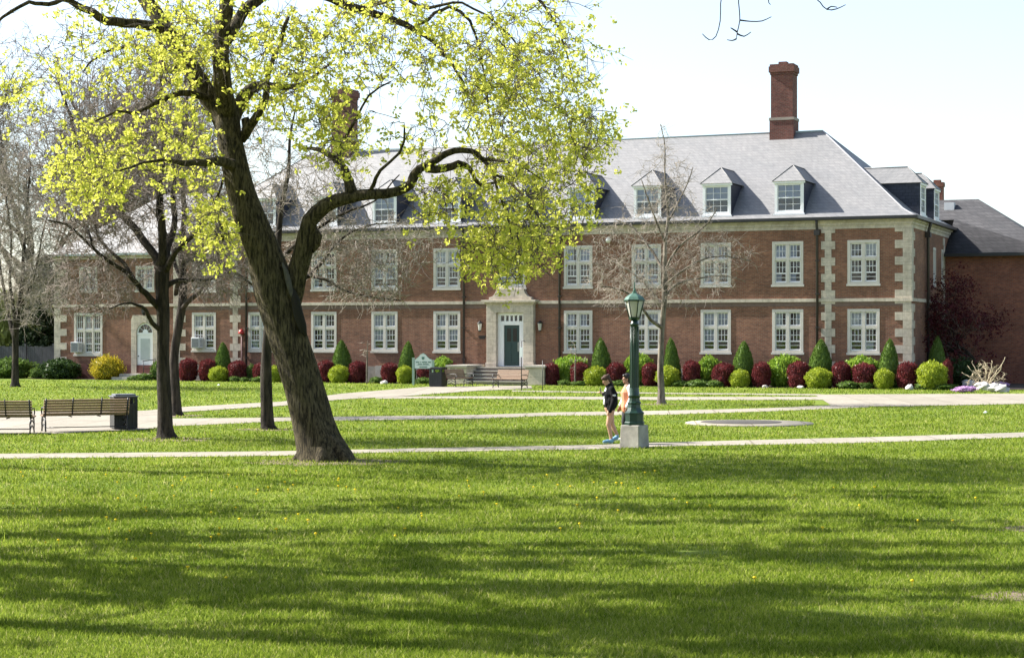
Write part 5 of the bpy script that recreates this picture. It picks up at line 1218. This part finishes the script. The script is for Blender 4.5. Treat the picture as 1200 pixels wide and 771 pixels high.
for i, ((x, y), cl) in enumerate(zip(LT, CL)):
    T_ = Tree(80 + i); b = np.array([x, y, 0.0])
    T_.limb([b, b + [.1, 0, 3], b + [-.1, .1, 6.5], b + [.2, 0, 10], b + [0, 0, 14]], [.36, .27, .22, .14, .05], .4, 6)
    cl = sorted(cl, key=lambda c: np.linalg.norm(c - b - [0, 0, 5]))
    for k in range(0, len(cl), 3):                                        # boughs reach towards every third leaf mass
        c = cl[k]; h0 = max(3.2, c[2] - .55 * math.hypot(c[0] - x, c[1] - y)); h0 = min(h0, 12); s0 = b + [0, 0, h0]; md = (s0 + c) / 2 + [0, 0, .35] + rs.randn(3) * .25
        if any(in_view(q, .2) for q in (md, c)): continue
        T_.limb([s0, md, c], [.085, .06, .03], .35, 2, .05)
    tg = []
    for c in cl:
        n = rs.randint(9, 17); tg += list(c + rs.randn(n, 3) * [1.0, .10, .10])
    tg += list(b + [0, 0, 9] + rs.randn(12, 3) * [1.6, 1.6, 2.0])
    tg = np.array([q for q in tg if not in_view(q, .5)])
    T_.colonize(tg, rmax=.05, sag=-.03, up=.04, wob=.06, n=6, k_end=.007, grow=.007)
    ok = lambda p: not any(in_view(q, .1) for q in p)
    T_.tw = [q for q in T_.tw if ok(q[0])]; T_.tips = [q for q in T_.tips if not in_view(q[0], .3)]
    T_.spray(1, .4, .005, .9)
    T_.build('lawn_tree', (x, y, 0), LTL[i], 'bark_dark', 'twig_dark', SG, .08, 10, 3, (clumps(T_.tips, 7, .12, 8, .05, T_.rs), .078, 'leaf_maple'))
# the tree at the right whose drooping twig tips show against the sky
Tr = Tree(91); b = np.array([10.5, 23.0, 0]); Yd = 20.0
Tr.limb([b, b + [0, 0, 3], b + [-.2, -.2, 6], b + [-.1, 0, 9], b + [.2, 0, 12]], [.3, .24, .2, .15, .08], .4)
def dp(u, v, y=Yd): return np.array(P(u, v, y))
Tr.limb([b + [-.2, -.2, 6.2], (8.2, 22, 7.6), (5.6, 21, 7.8), tuple(dp(930, -80)), tuple(dp(880, -60)), tuple(dp(848, -50))], [.10, .07, .05, .03, .02, .014], .3)
for L_ in ([(848, -50), (846, -8), (844.5, 5), (844, 25), (839, 43), (831, 47), (823, 40)], [(868, -58), (865.5, -5), (866, 8), (867, 24), (864, 38), (863, 46)], [(867, 24), (880, 25.5), (893, 25), (904, 20)], [(864, 38), (858, 34), (856, 33)], [(864, 40), (872, 43), (880, 38)], [(863, 46), (858, 48), (852, 47)],
           [(950, -90), (956, -10), (961, 3), (969, 11.5), (980, 11), (991, 6)], [(969, 11.5), (974, 8), (981, 9)], [(905, -60), (900, -4), (903, 6)]):
    Tr.limb([tuple(dp(u, v)) for u, v in L_], [.009] + [.006] * (len(L_) - 2) + [.004], .1)
for hgt in (5.5, 6.6, 7.8, 9, 10, 11):
    for a in (0, 1.2, -1.2): 
        e_ = b + [2.6 * math.cos(a), 2.6 * math.sin(a), hgt + 2.2]; Tr.limb([b + [-.1, -.1, hgt], (b + [0, 0, hgt] + e_) / 2 + [0, 0, .4], e_], [.07, .04, .015], .4)
a = Tr.rs.randn(160, 3) * [1.4, 1.6, 2]; Tr.colonize(b + [2.0, .5, 10] + a, rmax=.02); Tr.spray(2, .4, .004)
Tr.build('lawn_tree', tuple(b), 'leafless tree right of the view whose drooping twig tips show against the sky', 'bark_dark', 'twig_dark', None)

# ------------------------------------------------------------------ grass and dandelions
def lawn_free(X, Y):
    """False on the near path"""
    v = V0 + F_PX * CAM_H / Y; u = U0 + X / Y * F_PX
    far = np.interp(u, [-160, 0, 330, 420, 700, 780, 1000, 1200, 1400], [534, 532, 529, 527, 521.5, 518.5, 513, 507, 500]); near = np.interp(u, [-160, 0, 330, 420, 700, 780, 1000, 1200, 1400], [540, 537.5, 534.3, 531, 526.5, 523, 519.5, 512.6, 505])
    ok = ~((v > far - .2) & (v < near + .3))
    farB = np.interp(u, [-200, 160, 205, 330, 560, 640, 780, 900, 1000], [482, 482, 490.5, 489.3, 486.4, 483.5, 481.3, 478.3, 474]); nearB = np.interp(u, [-200, 60, 160, 205, 330, 560, 640, 780, 900, 1010], [510, 508.3, 504.5, 499, 493.8, 490.5, 487.3, 486, 482, 476])
    ok &= ~((v > farB) & (v < nearB + .3) & (u < 1010))
    ok &= ((X - G(878, 496.6)[0]) ** 2 + (Y - G(878, 496.6)[1]) ** 2) > 1.95 ** 2
    for far, near in PATHS:
        fu, fv = zip(*far); nu, nv = zip(*near); ok &= ~((u > min(min(fu), min(nu))) & (u < max(max(fu), max(nu))) & (v > np.interp(u, fu, fv) - .15) & (v < np.interp(u, nu, nv) + .2))
    dd_ = (Y - Y0) * CA + X * SA; ok &= dd_ < -2.8
    return ok
def vnoise(X, Y, sc, seed):
    """smooth value noise"""
    r = np.random.RandomState(seed).rand(64, 64); x, y = X / sc, Y / sc; i, j = np.floor(x).astype(int), np.floor(y).astype(int); fx, fy = x - i, y - j; fx = fx * fx * (3 - 2 * fx); fy = fy * fy * (3 - 2 * fy)
    g = lambda a, b: r[a % 64, b % 64]
    return (g(i, j) * (1 - fx) + g(i + 1, j) * fx) * (1 - fy) + (g(i, j + 1) * (1 - fx) + g(i + 1, j + 1) * fx) * fy
rs = np.random.RandomState(77); NB = 900000
t = rs.rand(NB); Yg = 1 / (1 / 14.2 - t * (1 / 14.2 - 1 / 106.0)); Yg = Yg                      # even on screen
Xg = (rs.rand(NB) * 2 - 1) * (.30 * Yg + .8)
cl = vnoise(Xg, Yg, .45, 1) * .5 + vnoise(Xg, Yg, 1.7, 2) * .5
ok = lawn_free(Xg, Yg) & (rs.rand(NB) < (.55 + .6 * cl) ); Xg, Yg, cl = Xg[ok], Yg[ok], cl[ok]; n = len(Xg)
bare = np.zeros(n, bool)
for bx, by, br in ((5.55, 18.7, .55), (7.6, 25.2, .7), (2.3, 22.5, .3)): bare |= ((Xg - bx) ** 2 / (br * 1.6) ** 2 + (Yg - by) ** 2 / br ** 2) < rs.rand(n)
Xg, Yg, cl = Xg[~bare], Yg[~bare], cl[~bare]; n = len(Xg)
h = (.028 + .045 * rs.rand(n) ** 2) * (.7 + .7 * cl) * (1 + .10 * (Yg / 20 - 1)); tall = rs.rand(n) < .004; h[tall] *= 1.8
w = np.maximum(.0030, .00019 * Yg) * rs.uniform(.7, 1.4, n); a = rs.rand(n) * 6.283; lean = rs.uniform(.2, 1.1, n) * h; la = rs.rand(n) * 6.283
ba = np.stack([np.cos(a) * w, np.sin(a) * w, np.zeros(n)], 1); root = np.stack([Xg, Yg, np.full(n, -.004)], 1)
mid = root + np.stack([np.cos(la) * lean * .35, np.sin(la) * lean * .35, h * .62], 1); tip = root + np.stack([np.cos(la) * lean, np.sin(la) * lean, h], 1)
V = np.stack([root - ba, root + ba, mid + ba * .8, mid - ba * .8, tip], 1).reshape(-1, 3); k5 = np.arange(n)[:, None] * 5
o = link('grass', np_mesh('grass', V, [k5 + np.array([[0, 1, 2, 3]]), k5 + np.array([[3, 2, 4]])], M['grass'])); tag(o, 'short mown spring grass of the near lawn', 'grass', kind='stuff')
for i, (bx, by, br) in enumerate(((5.55, 18.7, .5), (7.6, 25.2, .6))):
    rr = random.Random(i); sheet('bare_soil', [(bx + br * 1.7 * math.cos(k * .393) * rr.uniform(.7, 1.1), by + br * math.sin(k * .393) * rr.uniform(.7, 1.1)) for k in range(16)], plain('dry_soil', (.20, .15, .10), .95, .5, 9, .5, 40), .004)
for i, (u, v, r) in enumerate(((196, 515.5, 1.0), (208, 487.6, .8), (314, 503.6, .8), (775, 474, .7), (384, 541.5, 1.35))):
    x, y, _ = G(u, v); rr = random.Random(i + 40); sheet('bare_soil', [(x + r * 1.25 * math.cos(k * .314) * rr.uniform(.7, 1.15), y + .2 + r * math.sin(k * .314) * rr.uniform(.7, 1.15)) for k in range(20)], bpy.data.materials['dry_soil'], .005)
dm = MB()
dm.tube([(0, 0, 0), (.006, .004, .06)], .003, 4); dm.ell((.006, .004, .065), (.024, .024, .012), 8, 4); dme = dm.mesh('dandelion', M['dandelion'])
rr = random.Random(12); D = []
for _ in range(95):
    u = rr.choice([rr.uniform(0, 760), rr.uniform(0, 420), rr.uniform(300, 1150)]); v = rr.choice([rr.uniform(555, 640), rr.uniform(555, 610), rr.uniform(545, 690)]); x, y, _ = G(u, v)
    o = link('dandelion', dme, None, (x, y, 0), rr.uniform(0, 6)); k = rr.uniform(.6, 1.0); o.scale = (k, k, rr.uniform(.9, 1.3)); tag(o, 'yellow dandelion flower dotting the near lawn', 'dandelion', 'dandelions in the near lawn')
# a few root-lifted bits of litter on the far lawn
for u, v in ((256, 451.6), (1155, 484.2)):
    x, y, _ = G(u, v); m = MB(); m.add([(-.07, 0, .01), (.06, -.03, .02), (.08, .04, .04), (-.04, .06, .05), (.01, .02, .08)], [(0, 1, 2, 3), (0, 1, 4), (1, 2, 4), (2, 3, 4), (3, 0, 4)]); o = m.build('paper_scrap', M['signwhite'], None, (x, y, 0)); tag(o, 'crumpled white paper scrap on the lawn ' + ('left of the slim bare tree' if u < 600 else 'right of the stone ring'), 'paper')
# ------------------------------------------------------------------ the two walkers
def cap(mb, pts, rad, n=12):
    """tapered limb with round ends"""
    p, r = spline(pts, rad, .03); mb.tube(p.tolist(), r.tolist(), n)
    mb.ell(tuple(p[0]), (r[0],) * 3, 10, 6); mb.ell(tuple(p[-1]), (r[-1],) * 3, 10, 6)
def remesh(name, mb, mat, parent, voxel=.010, smooth=3, mats=None, pick=None):
    me = mb.mesh(name + '_tmp', None); o = bpy.data.objects.new(name + '_tmp', me); COL.objects.link(o)
    r = o.modifiers.new('r', 'REMESH'); r.mode = 'VOXEL'; r.voxel_size = voxel
    s = o.modifiers.new('s', 'SMOOTH'); s.iterations = smooth; s.factor = .5
    dg = bpy.context.evaluated_depsgraph_get(); m2 = bpy.data.meshes.new_from_object(o.evaluated_get(dg)); m2.name = name
    bpy.data.objects.remove(o); m2.materials.clear()
    for q in (mats or [mat]): m2.materials.append(q)
    m2.polygons.foreach_set('use_smooth', [True] * len(m2.polygons))
    if pick:
        for p in m2.polygons: p.material_index = pick(p.center)
    return link(name, m2, parent)
SK1 = plain('skin_light', (.50, .29, .20), .55, .08, 6); SK2 = plain('skin_tan', (.33, .18, .12), .55, .08, 6)
HAIR1 = plain('brown_hair', (.075, .04, .025), .8, .4, 30, stretch=(4, 4, .6)); HAIR2 = plain('black_hair', (.018, .014, .013), .4, .3, 30, stretch=(4, 4, .6))
BLK = plain('black_jacket_cloth', (.008, .008, .010), .9, .3, 12, spec=.15); WHT = plain('white_cloth', (.70, .69, .68), .85, .1, 10); ORG = plain('coral_orange_cloth', (.74, .27, .15), .85, .12, 10)
BLU = plain('light_blue_shoe', (.20, .40, .62), .6, .25, 20); SOLE = plain('white_sole', (.65, .68, .70), .6, .1, 10); DRK = plain('dark_cloth', (.03, .03, .035), .85, .2, 12)
EYE = plain('dark_eye', (.02, .015, .012), .3, .1, 5); LIP = plain('lip', (.38, .14, .11), .5, .1, 5)
def hand(mb, w, d, side, curl=.55):
    """palm and five fingers hanging from wrist w along d"""
    d = Vector(d).normalized(); sd = Vector(side).normalized(); nrm = d.cross(sd).normalized(); w = Vector(w)
    for k in range(4):
        o = sd * (-.027 + .018 * k); cap(mb, [tuple(w + o * .5), tuple(w + o + d * .085)], [.014, .012], 8)
        ln = (.062, .074, .070, .054)[k]; a = w + o + d * .085; b_ = a + d * ln * .55 + nrm * ln * .25 * curl * 2; c_ = b_ + d * ln * .3 + nrm * ln * .5 * curl * 2; cap(mb, [tuple(a), tuple(b_), tuple(c_)], [.0095, .0085, .007], 8)
    a = w + sd * -.02 + d * .025; cap(mb, [tuple(a), tuple(a - sd * .03 + d * .035), tuple(a - sd * .035 + d * .07 + nrm * .015)], [.013, .010, .008], 8)
def head(mb, c, tilt, yaw=0):
    """head facing -x, tilted forward"""
    Mx = Matrix.Translation(Vector(c)) @ Matrix.Rotation(yaw, 4, 'Z') @ Matrix.Rotation(-tilt, 4, 'Y')
    mb.ell((.005, 0, .02), (.092, .072, .10), 16, 10, Mx); mb.ell((-.028, 0, -.045), (.058, .054, .068), 14, 9, Mx)
    for p, q in (((-.094, 0, -.012), (.017, .013, .020)), ((-.082, 0, .012), (.012, .010, .024)), ((-.080, 0, -.056), (.013, .022, .010)), ((-.072, 0, -.088), (.022, .024, .018)), ((.008, .074, -.01), (.018, .010, .030)), ((.008, -.074, -.01), (.018, .010, .030)), ((-.07, .034, .012), (.018, .02, .009)), ((-.07, -.034, .012), (.018, .02, .009))): mb.ell(p, q, 10, 7, Mx)
    return Mx
def face(parent, Mx):
    m = MB()
    for sy in (-1, 1): m.ell((-.079, sy * .031, -.004), (.009, .013, .007), 8, 6, Mx)
    m.build('eyes', EYE, parent); m = MB(); m.ell((-.089, 0, -.056), (.007, .022, .007), 8, 6, Mx); m.build('lips', LIP, parent)
# ---- walker in the black jacket, stepping left, head bowed over what her hand holds at the chest
x, y, _ = G(714, 519.8); w1 = empty('person', (x, y, .012), math.radians(12)); tag(w1, 'walker in black jacket and bright blue shoes, bare legs, head bowed', 'person', 'two walkers passing the lamp post')
m = MB(); hipz = .86
cap(m, [(.02, -.085, hipz), (.0, -.085, .66), (-.045, -.08, .47)], [.098, .082, .058]); cap(m, [(-.045, -.08, .47), (-.0, -.08, .28), (.035, -.075, .10)], [.057, .052, .036])
cap(m, [(.02, .085, hipz), (.06, .085, .66), (.09, .085, .48)], [.098, .082, .058]); cap(m, [(.09, .085, .48), (.16, .085, .32), (.235, .085, .175)], [.057, .052, .036])
cap(m, [(.035, -.075, .09), (-.06, -.08, .055), (-.12, -.08, .045)], [.036, .034, .026]); cap(m, [(.235, .085, .165), (.17, .085, .10), (.125, .085, .05)], [.036, .034, .026])
cap(m, [(.02, 0, .86), (.03, 0, 1.05), (.02, 0, 1.24), (.01, 0, 1.36)], [.145, .125, .14, .10]); cap(m, [(.01, 0, 1.36), (-.03, 0, 1.46)], [.055, .052])
for sy in (-1, 1): m.ell((.01, sy * .15, 1.335), (.065, .065, .06))
Mx = head(m, (-.075, 0, 1.535), math.radians(28))
cap(m, [(.02, -.19, 1.33), (.06, -.24, 1.08)], [.05, .042]); cap(m, [(.06, -.24, 1.08), (-.05, -.25, .84)], [.04, .026]); hand(m, (-.055, -.25, .82), (-.25, 0, -1), (-.9, 0, .25))
cap(m, [(.01, .19, 1.33), (.04, .22, 1.10)], [.05, .042]); cap(m, [(.04, .22, 1.10), (-.12, .09, 1.20)], [.04, .026]); hand(m, (-.13, .085, 1.205), (-.8, -.3, .5), (0, .9, .4))
body = remesh('body', m, SK1, w1, .0085, 2); face(w1, Mx)
m = MB()
m.ell((.022, 0, .045), (.102, .084, .098), 16, 10, Mx); m.ell((.062, 0, .01), (.062, .070, .092), 12, 8, Mx); m.ell((.10, 0, .085), (.045, .045, .042), 10, 8, Mx); m.ell((-.05, .0, .085), (.05, .062, .04), 10, 8, Mx); cap(m, [tuple(Mx @ Vector((.09, .03, -.02))), tuple(Mx @ Vector((.085, .04, -.16))), tuple(Mx @ Vector((.08, .05, -.28)))], [.04, .035, .015])
remesh('hair', m, HAIR1, w1, .009, 2)
m = MB(); cap(m, [(.03, 0, .97), (.035, 0, 1.05), (.025, 0, 1.2), (.015, 0, 1.35)], [.185, .178, .178, .115]); cap(m, [(.01, 0, 1.36), (-.005, 0, 1.415)], [.095, .072])
for sy in (-1, 1): cap(m, [(.03, sy * .09, .94), (.03, sy * .1, 1.05)], [.115, .12])
for sy in (-1, 1): m.ell((.012, sy * .155, 1.33), (.08, .08, .075))
cap(m, [(.02, -.195, 1.33), (.065, -.245, 1.08)], [.074, .066]); cap(m, [(.065, -.245, 1.08), (-.05, -.255, .80)], [.066, .052]); cap(m, [(.01, .195, 1.33), (.045, .225, 1.10)], [.074, .066]); cap(m, [(.045, .225, 1.10), (-.115, .095, 1.195)], [.066, .05])
jk = remesh('jacket', m, None, w1, .010, 3, [BLK, WHT], lambda c: 1 if (c.x < -.09 and abs(c.y) < .05 and .95 < c.z < 1.36 and not 1.15 < c.z < 1.27) or (abs(c.z - 1.18) < .02 and c.y < -.28) else 0)
m = MB(); cap(m, [(.03, 0, .90), (.03, 0, .95)], [.14, .15]); cap(m, [(.02, -.085, .93), (.015, -.085, .86)], [.112, .11]); cap(m, [(.02, .085, .93), (.03, .085, .86)], [.112, .11]); remesh('shorts', m, BLK, w1, .010, 2)
for (hx, hy, hz), tx_ in (((.03, -.08, .055), -.155), ((.215, .085, .14), .10)):
    m = MB(); up = 0 if hz < .1 else .06
    cap(m, [(hx + .01, hy, hz + .0), (hx - .09, hy, hz - .0 - up * .7), (tx_, hy, .045)], [.046, .047, .036]); cap(m, [(hx + .012, hy, hz + .045), (hx, hy, hz + .01)], [.042, .046])
    sh = remesh('shoe', m, BLU, w1, .009, 2)
    m = MB(); cap(m, [(hx + .02, hy, max(.018, hz - .045)), (hx - .08, hy, max(.014, hz - .05 - up * .6)), (tx_ - .01, hy, .016)], [.024, .026, .022]); remesh('sole', m, SOLE, sh, .008, 1)
m = MB(); m.box(-.222, -.212, .01, .08, 1.22, 1.36, None); 
ph = m.build('phone', plain('dark_phone', (.03, .03, .035), .2, .1, 5), None, (x, y, .012), math.radians(12)); tag(ph, 'dark phone held up at the chest of the walker in the black jacket', 'phone')
# ---- companion in coral top and open white jacket, behind the lamp post
x, y, _ = G(735.5, 517.6); w2 = empty('person', (x, y, .012), math.radians(8)); tag(w2, 'walker in coral top and open white jacket, half hidden behind the lamp post', 'person', 'two walkers passing the lamp post')
m = MB()
cap(m, [(.02, -.085, .86), (.05, -.085, .66), (.08, -.085, .48)], [.098, .082, .058]); cap(m, [(.08, -.085, .48), (.15, -.08, .3), (.2, -.08, .13)], [.057, .05, .036]); cap(m, [(.02, .085, .86), (-.03, .085, .66), (-.07, .085, .47)], [.098, .082, .058]); cap(m, [(-.07, .085, .47), (-.05, .08, .28), (-.03, .08, .10)], [.057, .05, .036])
cap(m, [(.2, -.08, .12), (.14, -.08, .075), (.08, -.08, .05)], [.036, .034, .026]); cap(m, [(-.03, .08, .09), (-.12, .08, .055), (-.18, .08, .045)], [.036, .034, .026])
cap(m, [(.02, 0, .86), (.02, 0, 1.05), (.01, 0, 1.24), (.01, 0, 1.36)], [.145, .125, .14, .10]); cap(m, [(.01, 0, 1.36), (-.01, 0, 1.47)], [.055, .052])
for sy in (-1, 1): m.ell((.01, sy * .15, 1.335), (.065, .065, .06))
Mx = head(m, (-.03, 0, 1.555), math.radians(4))
cap(m, [(.02, -.19, 1.33), (.05, -.235, 1.08)], [.05, .042]); cap(m, [(.05, -.235, 1.08), (-.06, -.24, .86)], [.04, .026]); hand(m, (-.065, -.24, .84), (-.3, 0, -1), (-.9, 0, .25))
cap(m, [(.01, .19, 1.33), (-.02, .235, 1.08)], [.05, .042]); cap(m, [(-.02, .235, 1.08), (-.14, .22, .88)], [.04, .026]); hand(m, (-.145, .22, .86), (-.4, 0, -1), (-.9, 0, .35))
remesh('body', m, SK2, w2, .0085, 2); face(w2, Mx)
m = MB(); m.ell((.022, 0, .045), (.100, .084, .098), 16, 10, Mx); m.ell((.06, 0, -.02), (.066, .074, .11), 12, 8, Mx); m.ell((-.05, .0, .085), (.05, .062, .036), 10, 8, Mx); cap(m, [tuple(Mx @ Vector((.07, 0, -.02))), tuple(Mx @ Vector((.085, 0, -.16))), tuple(Mx @ Vector((.085, 0, -.32)))], [.07, .062, .03]); remesh('hair', m, HAIR2, w2, .009, 2)
m = MB(); cap(m, [(.0, 0, .84), (.005, 0, 1.02), (-.005, 0, 1.22), (.005, 0, 1.36)], [.165, .156, .168, .09]); remesh('top', m, ORG, w2, .010, 2)
m = MB()
for sy in (-1, 1):
    m.ell((.02, sy * .155, 1.33), (.08, .08, .075)); cap(m, [(.07, sy * .09, 1.34), (.085, sy * .10, 1.1), (.09, sy * .11, .86)], [.10, .115, .12])
cap(m, [(.02, -.195, 1.33), (.055, -.24, 1.08)], [.074, .068]); cap(m, [(.055, -.24, 1.08), (-.055, -.245, .88)], [.068, .055]); cap(m, [(.01, .195, 1.33), (-.02, .24, 1.08)], [.074, .068]); cap(m, [(-.02, .24, 1.08), (-.13, .225, .90)], [.068, .055]); remesh('jacket', m, WHT, w2, .010, 3)
m = MB(); cap(m, [(.02, 0, .80), (.02, 0, .87)], [.15, .15]); cap(m, [(.02, -.085, .86), (.05, -.085, .66), (.08, -.085, .48)], [.112, .098, .075]); cap(m, [(.08, -.085, .48), (.15, -.08, .3), (.19, -.08, .16)], [.074, .066, .055]); cap(m, [(.02, .085, .86), (-.03, .085, .66), (-.07, .085, .47)], [.112, .098, .075]); cap(m, [(-.07, .085, .47), (-.05, .08, .28), (-.035, .08, .13)], [.074, .066, .055]); remesh('trousers', m, DRK, w2, .010, 2)
for hx, hy, hz, tx_ in ((.2, -.08, .10, .05), (-.03, .08, .055, -.21)):
    m = MB(); cap(m, [(hx + .01, hy, hz), (hx - .09, hy, (hz + .05) / 2), (tx_, hy, .04)], [.045, .045, .034]); remesh('shoe', m, SOLE, w2, .009, 2)

# ------------------------------------------------------------------ light and camera
EL, WZ_ = math.radians(41), -.32
trav = Vector((1, WZ_, -math.tan(EL) * math.hypot(1, WZ_))).normalized()
ld = bpy.data.lights.new('sun', 'SUN'); ld.energy = 5.0; ld.angle = math.radians(.53); ld.color = (1, .955, .88)
lo = bpy.data.objects.new('sun', ld); COL.objects.link(lo); lo.rotation_euler = trav.to_track_quat('-Z', 'Y').to_euler(); lo.location = (-60, 40, 60)
wd = bpy.data.worlds.new('World'); SC.world = wd; wd.use_nodes = True; nt = wd.node_tree; nt.nodes.clear()
sky = nt.nodes.new('ShaderNodeTexSky'); sky.sky_type = 'NISHITA'; sky.sun_disc = False; sky.sun_elevation = EL; sky.sun_rotation = math.atan2(-trav.x, -trav.y); sky.air_density = 1.0; sky.dust_density = 1.5; sky.ozone_density = 1.5; sky.altitude = 100
bg = nt.nodes.new('ShaderNodeBackground'); bg.inputs['Strength'].default_value = .095; ow = nt.nodes.new('ShaderNodeOutputWorld'); hs = nt.nodes.new('ShaderNodeHueSaturation'); hs.inputs['Saturation'].default_value = .8; nt.links.new(sky.outputs[0], hs.inputs['Color']); nt.links.new(hs.outputs[0], bg.inputs[0]); nt.links.new(bg.outputs[0], ow.inputs[0])
cd = bpy.data.cameras.new('camera'); cam = bpy.data.objects.new('camera', cd); COL.objects.link(cam); cam.location = (0, 0, CAM_H); cam.rotation_euler = (math.radians(90), 0, 0)
cd.sensor_width = 36; cd.lens = F_PX / 1200 * 36; cd.shift_y = 6.5 / 1200; cd.clip_end = 3000; SC.camera = cam
SC.view_settings.view_transform = 'Standard'; SC.view_settings.look = 'None'; SC.view_settings.gamma = 1; SC.view_settings.exposure = 1.6; SC.view_settings.use_curve_mapping = False
SC.cycles.max_bounces = 6; SC.cycles.diffuse_bounces = 3; SC.cycles.glossy_bounces = 2; SC.cycles.transmission_bounces = 4; SC.cycles.transparent_max_bounces = 10; SC.cycles.caustics_reflective = False; SC.cycles.caustics_refractive = False
